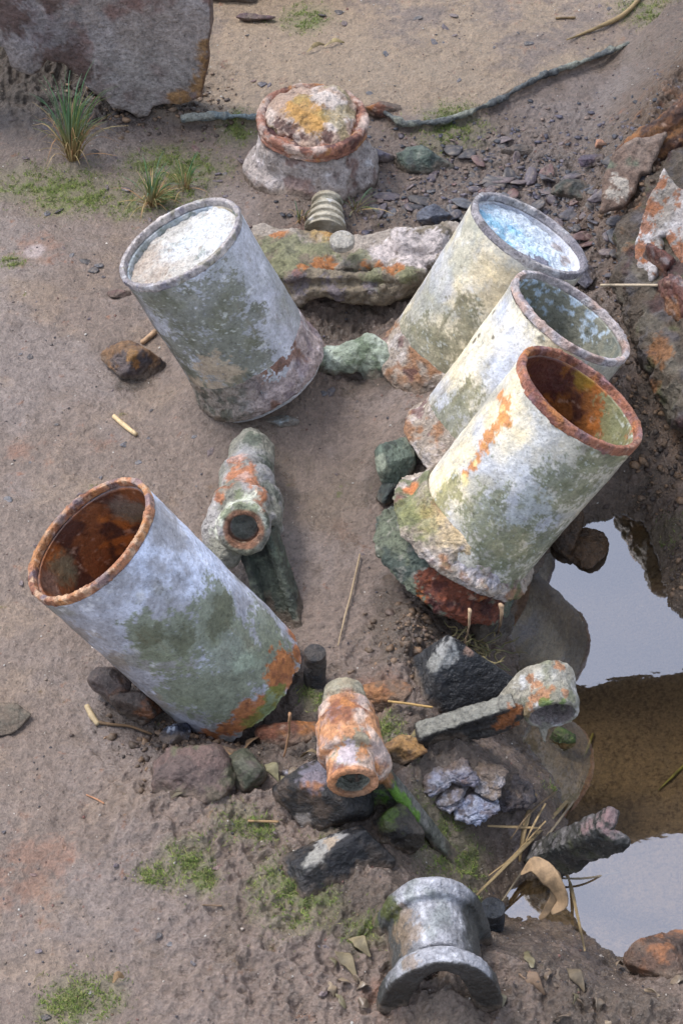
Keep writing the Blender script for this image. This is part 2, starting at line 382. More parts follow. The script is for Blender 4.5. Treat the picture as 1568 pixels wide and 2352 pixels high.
    col = mx(col, (86, 72, 58), shore*.75); col = mx(col, (122, 103, 74), (sd < 0)*1.0*.9); col = mx(col, (78, 62, 42), (sd < .0)*ss(n3+n2*.5, 0, .35)*.75)
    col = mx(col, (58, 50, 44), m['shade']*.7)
    rgh = .43-.14*ss(n1, -.2, .4)-.30*m['lump']-.3*shore+.1*m['back']
    rgh = np.clip(rgh-.16*dkm-.12*wet, .2, .9)
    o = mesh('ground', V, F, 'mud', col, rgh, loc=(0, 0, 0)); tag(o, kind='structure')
build_ground()
# water
def build_water():
    x0, x1 = W(1110, 1700, ZW)[0]-.06, 2.2; y0, y1 = -1.9, W(1385, 1150, ZW)[1]
    nx, ny = 160, 160; X, Y = np.meshgrid(np.linspace(x0, x1, nx), np.linspace(y0, y1, ny), indexing='ij')
    P = np.stack([X.ravel(), Y.ravel(), X.ravel()*0+ZW], 1)
    i = np.arange(nx-1)[:, None]*ny+np.arange(ny-1)[None]; F = np.stack([i, i+ny, i+ny+1, i+1], -1).reshape(-1, 4)
    ce = P[F].mean(1); keep = pool_sd(ce[:, 0], ce[:, 1]) < .09; F = F[keep]
    us = np.unique(F); mp = -np.ones(len(P), int); mp[us] = np.arange(len(us)); P = P[us]; F = mp[F]
    m = bpy.data.materials.new('puddle_water'); m.use_nodes = True; t = m.node_tree; n = t.nodes; L = t.links
    for q in list(n):
        if q.type == 'BSDF_PRINCIPLED': n.remove(q)
    g = n.new('ShaderNodeBsdfGlossy'); g.inputs['Roughness'].default_value = .015; g.inputs['Color'].default_value = (.97, .96, 1, 1)
    tr = n.new('ShaderNodeBsdfTransparent'); tr.inputs[0].default_value = (.97, .94, .88, 1)
    fr = n.new('ShaderNodeFresnel'); fr.inputs[0].default_value = 1.33
    mu = n.new('ShaderNodeMath'); mu.operation = 'MULTIPLY_ADD'; mu.inputs[1].default_value = 2.0; mu.inputs[2].default_value = .28; mu.use_clamp = True
    mix = n.new('ShaderNodeMixShader'); nz = n.new('ShaderNodeTexNoise'); nz.inputs['Scale'].default_value = 14; nz.inputs['Detail'].default_value = 3
    tc = n.new('ShaderNodeTexCoord'); L.new(tc.outputs['Object'], nz.inputs['Vector'])
    bp = n.new('ShaderNodeBump'); bp.inputs['Strength'].default_value = .06; bp.inputs['Distance'].default_value = .003; L.new(nz.outputs[0], bp.inputs['Height']); L.new(bp.outputs[0], g.inputs['Normal'])
    L.new(fr.outputs[0], mu.inputs[0]); L.new(mu.outputs[0], mix.inputs[0]); L.new(tr.outputs[0], mix.inputs[1]); L.new(g.outputs[0], mix.inputs[2]); L.new(mix.outputs[0], n['Material Output'].inputs[0])
    o = mesh('water', P, F, m, None, loc=(0, 0, 0)); tag(o, kind='structure')
build_water()
# ------------------------------------------------------------------ cylinder sleeves
def frame(k):
    c, a, L = TUB[k]; c = np.array(c); a = un(a); up = un(np.array([0, 0, 1])-a*a[2]); side = np.cross(up, a)   # side: to the right when looking down the axis from above
    return c, a, L, up, side
def disp(V, F, th_seam, amps, seed):
    N = normals(V, F); d = 0
    for i, (a, s) in enumerate(amps): d = d+a*fbm(V, s, 4, seed+3*i, .6)
    V = V+N*d[:, None]; return V, normals(V, F)
def sleeve(k, root, paint, inner, rimpaint, jag=None, rimh=.015, rimr=.0050, wob=.004, seed=0):
    c, a, L, up, side = frame(k); R = .1235; r = .1125
    so_ = np.linspace(-L-.02, -.014, 190); si = np.linspace(-.014, -L-.02, 130)
    prof = [(s, R+.001*ss(np.array([s]), -.06, -.02)[0]) for s in so_]+[(s, r) for s in si]
    V, F, th, s = lathe(prof, c, a, up, side, 300, closed=True)
    if jag is not None:
        j = jag(th); f = ss(-s, L*.55, L+.02); V = V+a*(-(j*f))[:, None]
    V, N = disp(V, F, th, ((wob, 6), (.0007, 45), (.0005, 120)), seed)
    outer = ((V-c)-((V-c)@a)[:, None]*a); rad = np.linalg.norm(outer, axis=1); isin = rad < (R+r)/2
    p = Paint(V[~isin], N[~isin], seed=seed); p.th = th[~isin]; p.s = -s[~isin]
    p.streak = fbm(np.stack([np.cos(p.th)*R, np.sin(p.th)*R, p.s*.16], 1), 55, 4, seed+9, .6); p.fine = p.fine+.5*p.streak; co_, ro = paint(p)
    co_ = co_*(1+.22*p.streak+.10*p.fine)[:, None]; co_ = mx(co_, (98, 84, 62), ss(p.streak+.4*p.n(12, 4, 91), .25, .6)*.35); und = ss(-np.cos(p.th)+.2*p.fine, .40, .95); co_ = mx(co_, (66, 58, 42), und*.85)  # mud-brown underside, painted darker so its reflection in the pool reads dark
    q = Paint(V[isin], N[isin], seed=seed+20); q.th = th[isin]; q.s = -s[isin]; ci, ri = inner(q)
    col = np.zeros((len(V), 3)); rg = np.zeros(len(V)); col[~isin] = co_; rg[~isin] = ro; col[isin] = ci; rg[isin] = ri
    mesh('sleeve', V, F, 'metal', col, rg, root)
    # rim: a rounded collar that grips the end of the sleeve
    prof = []
    for t in np.linspace(0, 2*np.pi, 26, endpoint=False):
        cx, cy = np.cos(t), np.sin(t); ex = .45; prof.append((-rimh*.5+.001+rimh*.5*np.sign(cx)*abs(cx)**ex, .1205+rimr*np.sign(cy)*abs(cy)**ex))
    V, F, th, s = lathe(prof, c, a, up, side, 520, closed=True)
    V, N = disp(V, F, th, ((.0012, 7), (.0003, 50), (.0005, 150)), seed+40); V = V-N*(.0016*ss(fbm(V, 32, 4, seed+44, .6), .16, .34))[:, None]; N = normals(V, F)
    p = Paint(V, N, seed=seed+3); p.th = th; p.s = -s; co_, ro = rimpaint(p)
    mesh('rim', V, F, 'crust', co_, ro, root)
def flange(k, root, paint, s0, s1, r, off=(0, 0), amp=.009, seed=0, name='base_flange', mat='crust', rin=.118, rw=None):
    c, a, L, up, side = frame(k); prof = []
    h = (s1-s0)/2; cm = -(s0+s1)/2; rm = (r+rin)/2; rh = (r-rin)/2
    H = s1-s0; pr = [(-s0+.006, .1215), (-s0-.002, .1255), (-s0-.30*H, .127), (-s0-.55*H, .1245+(r-.125)*.35), (-s0-.68*H, .1245+(r-.125)*.85), (-s0-.76*H, r), (-s1+.004, r-.001), (-s1, r-.006), (-s1, rin), (-s0, rin-.003)]
    prof = [tuple(q[:2]) for q in resample([(a_, b_, 0) for a_, b_ in pr], .0022)]
    V, F, th, s = lathe(prof, c+up*off[0]+side*off[1], a, up, side, 420, closed=True)
    if rw is not None:
        o_ = (V-c)-((V-c)@a)[:, None]*a; V = V+o_*(rw(th))[:, None]
    f_ = ss(-s, s0, s0+.5*(s1-s0)); N = normals(V, F); dd_ = sum(a_*fbm(V, q_, 4, seed+60+i_, .65) for i_, (a_, q_) in enumerate(((amp*1.0, 7), (amp*.9, 20), (amp*.5, 60), (amp*.25, 140)))); dd_ = dd_+amp*.35*ridged(V, 40, 3, seed); V = V+N*(dd_*(.25+.75*f_))[:, None]; N = normals(V, F)
    p = Paint(V, N, seed=seed+5); p.th = th; p.s = -s; co_, ro = paint(p); co_ = muddy(V, co_, .02)
    return mesh(name, V, F, mat, co_, ro, root)
def plug(k, depth, label, paint, amp=.004, tilt=(0, 0), seed=0, name='silt_fill', mat='mud', cat='silt'):
    c, a, L, up, side = frame(k); n = 110; rr = np.linspace(0, .1128, n); th = np.linspace(0, 2*np.pi, 260, endpoint=False)
    TH, RR = np.meshgrid(th, rr, indexing='ij'); u = RR*np.cos(TH); v = RR*np.sin(TH)
    P = np.stack([u.ravel(), v.ravel(), u.ravel()*0], 1)
    z = -depth+amp*fbm(P, 20, 5, seed, .6)*1.3+amp*.35*fbm(P, 90, 3, seed+2)+tilt[0]*u.ravel()+tilt[1]*v.ravel()
    V = c+up*u.ravel()[:, None]+side*v.ravel()[:, None]+a*z[:, None]
    i = np.arange(260)[:, None]*n; j = (np.arange(260)[:, None]+1) % 260*n; q = np.arange(n-1)[None]
    F = np.stack([i+q, i+q+1, j+q+1, j+q], -1).reshape(-1, 4)
    # thickness: a skirt and underside
    m = len(V); bot = V-a*.02; bot_i = np.arange(260)*n+n-1; V2 = np.concatenate([V, bot[bot_i], [c-a*(depth+.02)]])
    b = m+np.arange(260); bn = m+(np.arange(260)+1) % 260; F2 = np.stack([bot_i, b, bn, np.roll(bot_i, -1)], 1)
    F3 = np.stack([b, np.full(260, len(V2)-1), bn, bn], 1)
    V = V2; F = np.concatenate([F, F2]); N = normals(V, F)
    p = Paint(V, N, seed=seed); co_, ro = paint(p)
    o = mesh(name, V, F, mat, co_, ro, loc=c-a*depth); tag(o, label, cat)
def alloy(p, c1=(178, 178, 186), c2=(205, 205, 214), c3=(150, 148, 140), seed=0):
    n = len(p.V); col = np.tile(lin(c1), (n, 1)); a = p.n(9, 5, seed+1); b = p.n(28, 5, seed+2); d = p.n(80, 4, seed+3)
    col = mx(col, c2, ss(a+.4*b, -.1, .35)*.9); col = mx(col, c3, ss(p.n(13, 5, seed+4)+.3*b, .05, .35)*.7)
    col = mx(col, (232, 232, 236), ss(b+.5*d, .28, .5)*.45)
    return col, a, b, d
def algae(p, col, m, c=(98, 102, 74), seed=0, edge=.5, dark=(72, 76, 58)):
    b = p.n(30, 5, seed+8); d = p.n(110, 4, seed+9)
    k = ss(m+edge*.8*b+.35*d+.45*p.fine, .30, .72); col = mx(col, c, k*.72); col = mx(col, dark, k*ss(b+.3*d+.4*getattr(p, 'streak', 0), .05, .5)*.5)
    return mx(col, (196, 198, 192), k*ss(d+.25*b, .38, .55)*.7)
def rusty(p, seed=0, base=(150, 84, 52), dark=(78, 44, 38), hot=(196, 112, 48)):
    n = len(p.V); col = np.tile(lin(base), (n, 1)); a = p.n(16, 5, seed+1); b = p.n(45, 5, seed+2)
    col = mx(col, dark, ss(a+.4*b, .0, .3)*.9); col = mx(col, hot, ss(p.n(14, 5, seed+3)+.3*b, .08, .35)*.85); col = mx(col, (190, 160, 140), ss(p.n(60, 4, seed+4), .3, .5)*.5)
    return col
def tube_A():
    L = TUB['A'][2]
    root = thing('engine_cylinder', 'blue-grey corroded cylinder with a rusty hollow mouth, leaning left in the foreground', 'cylinder', BASE['A'])
    def paint(p):
        col, a, b, d = alloy(p, (160, 160, 168), (200, 204, 220), (134, 132, 122), 3)
        col = mx(col, (214, 222, 244), p.blobs([(420, 1200, .07), (500, 1250, .08), (440, 1300, .06), (380, 1150, .035), (540, 1320, .06), (350, 1280, .05)], .8)*ss(a+.6*b, -.45, .15)*1.0)  # bluish-white sky highlight painted into the upper wall colour
        col = mx(col, (225, 228, 240), p.blobs([(560, 1330, .035), (600, 1400, .03), (520, 1240, .02)], .7)*ss(b+.4*d, -.1, .3)*.8)
        low = ss(p.s, L*.45, L*.95)*.55+.55*(1-ss(np.cos(p.th)*.7-.7*np.sin(p.th)*0, -.55, .55))
        g = p.blobs([(500, 1430, .07), (620, 1430, .05), (560, 1520, .08), (400, 1480, .07), (500, 1600, .08), (640, 1500, .06), (340, 1460, .05), (420, 1600, .06), (515, 1375, .035)], .8)
        col = mx(col, (118, 124, 100), ss(g*.9+.3*a+.35*b, .3, .6)*.85)
        col = mx(col, (96, 98, 78), ss(p.blobs([(520, 1390, .028), (505, 1430, .03), (350, 1470, .03), (420, 1480, .03)], .7)+.5*b, .4, .7)*.8)
        col = mx(col, (158, 170, 150), p.blobs([(600, 1500, .04), (570, 1540, .035), (640, 1480, .02)], .8)*ss(a+b, -.1, .4)*.8)
        col = mx(col, (132, 118, 104), ss(p.blobs([(180, 1460, .04), (250, 1540, .04), (350, 1620, .04)], .9)+.4*b, .4, .8)*.6)
        r = ss(p.blobs([(680, 1450, .022), (690, 1500, .022), (660, 1530, .035), (650, 1560, .035), (575, 1640, .028), (560, 1660, .03), (480, 1695, .022), (672, 1580, .02), (600, 1620, .015), (520, 1680, .02)], .6)+.4*b, .30, .82)
        col = mx(col, (188, 106, 56), r*.95); col = mx(col, (120, 66, 48), r*ss(d+.5*b, .1, .4)*.6)
        gm = ss(p.blobs([(620, 1640, .03), (650, 1620, .025), (590, 1665, .025), (640, 1600, .02)], .6)+.5*b, .30, .82); col = mx(col, (98, 114, 50), gm*.8)
        rg = np.full(len(p.V), .42)+.25*ss(g, .2, .7)+.2*r
        return col, rg
    def inner(p):
        col = rusty(p, 5, (138, 74, 42), (70, 42, 36), (196, 104, 40)); col = mx(col, (112, 112, 92), p.blobs([(150, 1310, .03), (300, 1180, .03), (160, 1290, .02)])*.8)
        col = mx(col, (128, 112, 104), p.blobs([(120, 1340, .03), (290, 1170, .03)])*.6)
        return col, np.full(len(p.V), .5)
    def rim(p):
        col = rusty(p, 8, (176, 116, 84), (110, 62, 48), (204, 128, 78)); b = p.n(60, 4, 2); col = mx(col, (205, 172, 142), ss(b, .0, .3)*.7); col = mx(col, (120, 116, 130), ss(p.n(25, 4, 6), .1, .35)*.6)
        return col, np.full(len(p.V), .55)
    def jag(th):
        t = np.stack([np.cos(th), np.sin(th), th*0], 1); return .022*fbm(t, 2.2, 5, 31, .6)+.04*np.exp(-((th-math.pi-.1)/.45)**2)-.006
    sleeve('A', root, paint, inner, rim, jag, rimr=.0052, seed=10)
    plug('A', .19, 'rusty silt deep inside the hollow cylinder on the left', lambda p: (mx(rusty(p, 4, (150, 92, 56), (84, 50, 40), (196, 104, 40)), (118, 120, 96), p.blobs([(150, 1300, .03)])*.9), np.full(len(p.V), .6)), .012, seed=3)
def tube_B():
    L = TUB['B'][2]
    root = thing('engine_cylinder', 'grey-green corroded cylinder leaning left and filled to the brim with pale silt', 'cylinder', BASE['B'])
    def paint(p):
        col, a, b, d = alloy(p, (160, 162, 166), (186, 188, 198), (138, 138, 130), 23)
        col = mx(col, (200, 200, 214), p.blobs([(590, 600, .06), (620, 700, .05), (560, 560, .04), (600, 530, .03), (670, 760, .04)], .8)*.55)
        g = p.blobs([(360, 680, .07), (430, 730, .07), (500, 700, .06), (450, 620, .05), (330, 640, .05), (540, 780, .06), (480, 810, .06), (600, 720, .025), (400, 800, .05), (620, 830, .03), (440, 870, .05), (560, 850, .05)], .7)
        col = algae(p, col, g*.95, (104, 104, 80), 2, .55, (80, 82, 62))
        col = mx(col, (150, 150, 146), p.blobs([(400, 650, .03), (430, 690, .02)], .9)*ss(b, -.1, .3)*.6)
        col = mx(col, (176, 158, 136), ss(p.blobs([(480, 850, .035), (530, 870, .035), (450, 890, .03), (500, 900, .03)], .7)+.5*b, .30, .82)*.85)
        col = mx(col, (88, 92, 78), ss(p.blobs([(560, 900, .04), (520, 930, .03), (430, 860, .02)], .7)+.5*b, .30, .82)*.7)
        return col, np.full(len(p.V), .5)+.2*ss(g, .2, .7)
    def inner(p):
        col, a, b, d = alloy(p, (150, 158, 160), (176, 186, 196), (120, 126, 110), 27); col = algae(p, col, .35+0*a, (92, 104, 88), 4); return mx(col, (186, 168, 140), p.blobs([(505, 470, .03), (520, 490, .02)])*.8), np.full(len(p.V), .6)
    def rim(p):
        col, a, b, d = alloy(p, (176, 168, 166), (206, 196, 190), (140, 134, 138), 29); col = mx(col, (120, 116, 130), ss(p.n(40, 4, 6), .12, .35)*.7); col = mx(col, (128, 124, 96), ss(p.n(30, 4, 9), .2, .4)*.6); return col, np.full(len(p.V), .6)
    sleeve('B', root, paint, inner, rim, seed=50)
    def fl(p):
        n = len(p.V); col = np.tile(lin((168, 152, 150)), (n, 1)); a = p.n(18, 5, 71); b = p.n(50, 5, 72)
        col = mx(col, (202, 192, 196), ss(a+.4*b, 0, .3)*.8); col = mx(col, (128, 84, 62), ss(p.n(22, 5, 73)+.3*b, .08, .3)*.8); col = mx(col, (104, 92, 104), ss(p.n(25, 5, 74), .12, .35)*.6)
        left = 1-ss(p.px, 520, 640); col = mx(col, (128, 120, 104), left*.7); col = mx(col, (70, 76, 64), left*ss(b+.5*a, -.1, .2)*.7)
        return col, np.full(n, .62)
    flange('B', root, fl, L-.07, L+.012, .136, amp=.0045, seed=2)
    def sp(p):
        n = len(p.V); b = p.n(30, 5, 5); d = p.n(90, 4, 6); col = np.tile(lin((188, 184, 178)), (n, 1)); col = mx(col, (176, 160, 146), p.blobs([(320, 600, .06), (350, 630, .05), (290, 600, .04)], .9)*.8)
        col = mx(col, (212, 216, 222), p.blobs([(480, 510, .06), (420, 560, .05), (500, 540, .05)], .8)*.8); col = mx(col, (140, 150, 146), ss(b+.3*d, .12, .3)*p.blobs([(430, 530, .05), (450, 580, .03)], .9)*.9)
        col = mx(col, (150, 132, 118), ss(d+.5*b, .3, .5)*.5); return col, np.full(n, .8)
    plug('B', .019, 'pale white and beige silt filling the mouth of the grey-green cylinder', sp, .009, (.05, .02), 12)
def creamy(p, seed, L):
    col, a, b, d = alloy(p, (176, 172, 160), (208, 200, 182), (158, 158, 156), seed)
    col = mx(col, (224, 208, 172), ss(p.n(10, 5, seed+5)+.3*b, -.02, .3)*.6); col = mx(col, (182, 186, 198), ss(p.n(8, 5, seed+6)+.25*b, .05, .35)*.65)
    return col, a, b, d
def flp(seed, warm=.5, green=0):
    def f(p):
        n = len(p.V); col = np.tile(lin((166, 152, 138)), (n, 1)); a = p.n(16, 5, seed); b = p.n(50, 5, seed+1)
        col = mx(col, (206, 196, 192), ss(a+.4*b+.4*p.fine, 0, .4)*.7); col = mx(col, (164, 106, 68), ss(p.n(14, 5, seed+2)+.3*b, .25-.3*warm, .5-.3*warm)*.85)
        col = mx(col, (104, 70, 70), ss(p.n(22, 5, seed+3), .15, .35)*.75)
        if green: col = mx(col, (104, 112, 72), ss(p.n(12, 5, seed+4)+.3*b, .25-green*.3, .5-green*.3)*.85)
        return col, np.full(n, .62)
    return f
def tube_C():
    L = TUB['C'][2]
    root = thing('engine_cylinder', 'cream-grey cylinder leaning right whose mouth is caked with bright blue and white deposit', 'cylinder', BASE['C'])
    def paint(p):
        col, a, b, d = creamy(p, 110, L); col = mx(col, (214, 190, 142), p.blobs([(1100, 620, .04), (1130, 690, .04), (1150, 640, .03), (1060, 700, .03)], .9)*.5)
        col = mx(col, (150, 150, 128), p.blobs([(1070, 520, .05), (1040, 590, .05), (980, 680, .05)], .9)*.45)
        g = p.blobs([(960, 780, .06), (1010, 800, .06), (1060, 740, .05), (1000, 850, .06), (920, 760, .05), (1060, 790, .04), (940, 830, .04)], .8)+ss(p.s, L*.62, L)*.35
        return algae(p, col, g*.8, (108, 106, 82), 5, .6, (86, 86, 62)), np.full(len(p.V), .5)+.15*ss(g, .3, .8)
    def inner(p):
        col, a, b, d = alloy(p, (186, 188, 198), (214, 216, 226), (160, 158, 160), 117); return col, np.full(len(p.V), .6)
    def rim(p):
        col, a, b, d = alloy(p, (158, 152, 156), (190, 184, 182), (112, 108, 118), 119); return mx(col, (92, 88, 84), ss(p.n(35, 4, 3), .12, .35)*.6), np.full(len(p.V), .6)
    sleeve('C', root, paint, inner, rim, seed=90)
    flange('C', root, flp(131, .75), L-.07, L+.012, .138, amp=.005, seed=9)
    def sp(p):
        n = len(p.V); b = p.n(30, 5, 15); d = p.n(90, 4, 16); col = np.tile(lin((216, 226, 236)), (n, 1))
        col = mx(col, (136, 188, 216), ss(p.blobs([(1140, 510, .03), (1150, 540, .04), (1120, 490, .025), (1170, 570, .03), (1180, 520, .02)], .8)+.5*b, .4, .8)*.9)
        col = mx(col, (168, 212, 238), p.blobs([(1190, 530, .04), (1150, 500, .04), (1230, 570, .03)], .9)*.6)
        col = mx(col, (116, 112, 128), ss(p.blobs([(1210, 590, .03), (1240, 600, .03), (1270, 610, .025)], .9)+.7*b+.3*d, .5, .8)*.9); col = mx(col, (150, 128, 118), p.blobs([(1290, 560, .015), (1310, 580, .015), (1300, 600, .01)])*.7)
        return col, np.full(n, .8)
    plug('C', .027, 'bright blue and white mineral deposit caked in the rearmost right cylinder mouth', sp, .008, (.04, .05), 22, 'mineral_deposit', cat='deposit')
def tube_D():
    L = TUB['D'][2]
    root = thing('engine_cylinder', 'middle of the three right-leaning cylinders, cream sleeve with an olive-grey white-flecked hollow', 'cylinder', BASE['D'])
    def paint(p):
        col, a, b, d = creamy(p, 210, L); col = mx(col, (232, 222, 196), ss(a, -.1, .3)*.6); col = mx(col, (206, 212, 230), p.blobs([(1170, 780, .04), (1140, 860, .04), (1100, 700, .03)], .9)*.6)
        col = mx(col, (214, 186, 142), p.blobs([(1250, 740, .04), (1300, 800, .03), (1200, 700, .02)], .9)*.6)
        g = p.blobs([(1030, 960, .05), (1060, 930, .04), (990, 970, .05), (1080, 900, .03), (1020, 1010, .05)], .8)+ss(p.s, L*.7, L)*.3
        col = algae(p, col, g*.8, (112, 110, 74), 6, .7, (90, 90, 58)); col = algae(p, col, p.blobs([(1210, 750, .015), (1230, 780, .012)])*.6, (92, 88, 74), 9)
        return mx(col, (96, 88, 70), p.blobs([(1125, 715, .006), (1070, 770, .008), (1075, 755, .006), (1125, 772, .005)], .3)*.9), np.full(len(p.V), .48)
    def inner(p):
        n = len(p.V); b = p.n(30, 5, 31); d = p.n(70, 4, 32); col = np.tile(lin((134, 134, 120)), (n, 1)); col = mx(col, (96, 104, 100), ss(b, 0, .3)*.7)
        col = mx(col, (186, 204, 222), ss(p.blobs([(1230, 660, .06), (1290, 700, .06), (1350, 740, .05), (1200, 640, .04)], .9)*.45+.5*d+.4*b, .38, .52)*.9); col = mx(col, (150, 144, 128), ss(d, .3, .5)*.5); return col, np.full(n, .55)
    def rim(p):
        col, a, b, d = alloy(p, (182, 172, 172), (212, 204, 206), (132, 122, 132), 219); col = mx(col, (190, 150, 124), ss(p.n(18, 4, 3), .08, .3)*.5); return col, np.full(len(p.V), .6)
    sleeve('D', root, paint, inner, rim, seed=130)
    flange('D', root, flp(231, .6), L-.06, L+.014, .140, amp=.005, seed=19)
    plug('D', .17, 'olive-grey silt deep inside the middle right-leaning cylinder', lambda p: (mx(np.tile(lin((108, 104, 82)), (len(p.V), 1)), (150, 146, 128), ss(p.n(60, 4, 3), .1, .4)*.6), np.full(len(p.V), .7)), .01, seed=33)
def tube_E():
    L = TUB['E'][2]
    root = thing('engine_cylinder', 'nearest right-leaning cylinder, cream sleeve streaked with orange rust, brown-rimmed mouth above the puddle', 'cylinder', BASE['E'])
    def paint(p):
        col, a, b, d = creamy(p, 310, L); col = mx(col, (222, 214, 196), ss(a+.2, -.1, .3)*.5)
        col = mx(col, (196, 200, 208), p.blobs([(1230, 1000, .04), (1200, 1090, .04), (1270, 1100, .04), (1140, 950, .02)], .9)*.6)
        col = mx(col, (232, 214, 172), p.blobs([(1130, 960, .03), (1060, 1030, .03), (1160, 930, .03), (1010, 1120, .05), (1190, 1000, .02)], .9)*.7)
        r = ss(p.blobs([(1150, 930, .019), (1145, 955, .018), (1133, 980, .017), (1118, 1003, .017), (1104, 1025, .016), (1092, 1048, .015), (1078, 1068, .012), (1062, 1088, .010), (1142, 908, .013), (1160, 965, .014)], .9)+.3*b, .3, .8)
        col = mx(col, (206, 122, 66), r*.95); col = mx(col, (232, 150, 70), r*ss(d, 0, .3)*.5); col = mx(col, (230, 214, 150), p.blobs([(1145, 935, .007), (1085, 1060, .006), (1060, 1100, .01)], .6)*.7)
        g = p.blobs([(1130, 1180, .05), (1090, 1200, .04), (1180, 1230, .06), (1230, 1170, .05), (1150, 1270, .06), (1300, 1110, .05), (1380, 1060, .05), (1260, 1250, .06), (1070, 1160, .025), (1340, 1130, .06), (1420, 1060, .04), (1200, 1320, .05)], .8)
        col = algae(p, col, g*.88, (108, 112, 76), 7, .6, (84, 90, 60)); col = mx(col, (186, 190, 196), ss(p.blobs([(1180, 1190, .04), (1220, 1160, .04), (1240, 1140, .03)], .9)+.6*b, .6, .85)*.6)
        col = algae(p, col, p.blobs([(1020, 1130, .03), (1000, 1160, .03), (985, 1180, .03)])*.8, (132, 130, 78), 12)
        col = mx(col, (90, 84, 66), p.blobs([(1270, 970, .01), (1240, 950, .008), (1300, 1000, .012), (1400, 1040, .02), (1360, 1030, .015)])*.5)
        return col, np.full(len(p.V), .45)+.2*ss(g, .3, .8)
    def inner(p):
        col = rusty(p, 15, (150, 84, 38), (72, 40, 36), (186, 100, 36)); col = mx(col, (84, 46, 44), ss(p.blobs([(1260, 840, .06), (1250, 880, .05), (1320, 880, .03), (1220, 820, .04)], .8)+.3*p.n(40, 4, 2), .4, .7)*.9)
        col = mx(col, (122, 126, 92), ss(p.blobs([(1420, 950, .06), (1400, 1000, .05), (1440, 1010, .05), (1410, 900, .03)], .8)+.3*p.n(40, 4, 3), .45, .7)*.9)
        col = mx(col, (190, 196, 190), ss(p.px, 1400, 1430)*ss(p.n(90, 4, 6), .15, .4)*.8); return mx(col, (168, 124, 30), p.blobs([(1340, 880, .02), (1350, 860, .015)])*.7), np.full(len(p.V), .5)
    def rim(p):
        col = rusty(p, 18, (168, 108, 84), (112, 66, 58), (202, 118, 62)); return mx(col, (150, 120, 128), ss(p.n(22, 4, 8), .02, .3)*.6), np.full(len(p.V), .5)
    sleeve('E', root, paint, inner, rim, rimh=.02, seed=170)
    def fp(p):
        col, r = flp(331, .4, .5)(p); col = mx(col, (148, 146, 92), p.blobs([(960, 1170, .04), (980, 1200, .03)], .8)*.7); col = mx(col, (226, 198, 150), p.blobs([(1040, 1230, .03), (1000, 1190, .02), (1080, 1270, .02)], .8)*.8)
        col = mx(col, (200, 196, 206), p.blobs([(1110, 1310, .04), (1060, 1290, .02), (1150, 1320, .03)], .8)*ss(p.n(30, 4, 4), -.2, .2)*.9); return mx(col, (214, 118, 64), p.blobs([(945, 1115, .014), (935, 1120, .01)])*.9), r
    flange('E', root, fp, L-.06, L+.012, .150, amp=.007, seed=29, rw=lambda th: .05*np.cos(th-.9))
    def f2(p):
        n = len(p.V); a = p.n(16, 5, 41); b = p.n(50, 5, 42); col = np.tile(lin((104, 110, 92)), (n, 1)); col = mx(col, (64, 76, 72), ss(a+.3*b, 0, .3)*.8); col = mx(col, (150, 146, 136), ss(b, .15, .4)*.6)
        r = ss(p.blobs([(1020, 1360, .05), (1060, 1390, .05), (1110, 1400, .05), (1000, 1340, .03), (1150, 1400, .04)], .8)+.3*b, .35, .6); rc = rusty(p, 44, (132, 62, 40), (72, 34, 32), (190, 96, 36)); col = col*(1-r[:, None])+rc*r[:, None]
        return col, np.full(n, .5)
    flange('E', root, f2, L+.004, L+.08, .147, amp=.009, seed=37, name='mounting_base', rin=.10)
    plug('E', .2, 'rusty brown silt deep inside the rust-streaked cylinder beside the puddle', lambda p: (rusty(p, 24, (140, 80, 40), (80, 46, 38), (180, 100, 40)), np.full(len(p.V), .6)), .012, seed=43)
for f in (tube_A, tube_B, tube_C, tube_D, tube_E): f()
# ------------------------------------------------------------------ more helpers
def pipe(path, rad, n=10, flat=1.0, twist=0.0, wob=0, seed=0):
    P = np.array(path, float); m = len(P); rad = np.interp(np.linspace(0, 1, m), np.linspace(0, 1, len(np.atleast_1d(rad))), np.atleast_1d(rad))
    T = np.gradient(P, axis=0); T /= np.linalg.norm(T, axis=1)[:, None]+1e-12
    u = np.cross(T[0], [0.13, .2, 1]); u /= np.linalg.norm(u); V = []
    for i in range(m):
        u = u-T[i]*(u@T[i]); u /= np.linalg.norm(u); v = np.cross(T[i], u); tw = twist*i/max(1, m-1)
        for k in range(n):
            t = 2*np.pi*k/n; a, b = np.cos(t)*rad[i], np.sin(t)*rad[i]*flat
            V.append(P[i]+u*(a*np.cos(tw)-b*np.sin(tw))+v*(a*np.sin(tw)+b*np.cos(tw)))
    V.append(P[0]-T[0]*rad[0]*.3); V.append(P[-1]+T[-1]*rad[-1]*.3); V = np.array(V); F = []
    for i in range(m-1):
        for k in range(n): k2 = (k+1) % n; F.append((i*n+k, i*n+k2, (i+1)*n+k2, (i+1)*n+k))
    for k in range(n):
        k2 = (k+1) % n; F.append((k2, k, m*n, m*n)); F.append(((m-1)*n+k, (m-1)*n+k2, m*n+1, m*n+1))
    F = np.array(F)
    if wob: V = V+wob*np.stack([fbm(V, 40, 3, seed+i) for i in range(3)], 1)
    return V, F
def tri(F):   # quads with a repeated corner -> mixed list
    return [tuple(dict.fromkeys(f)) for f in F.tolist()]
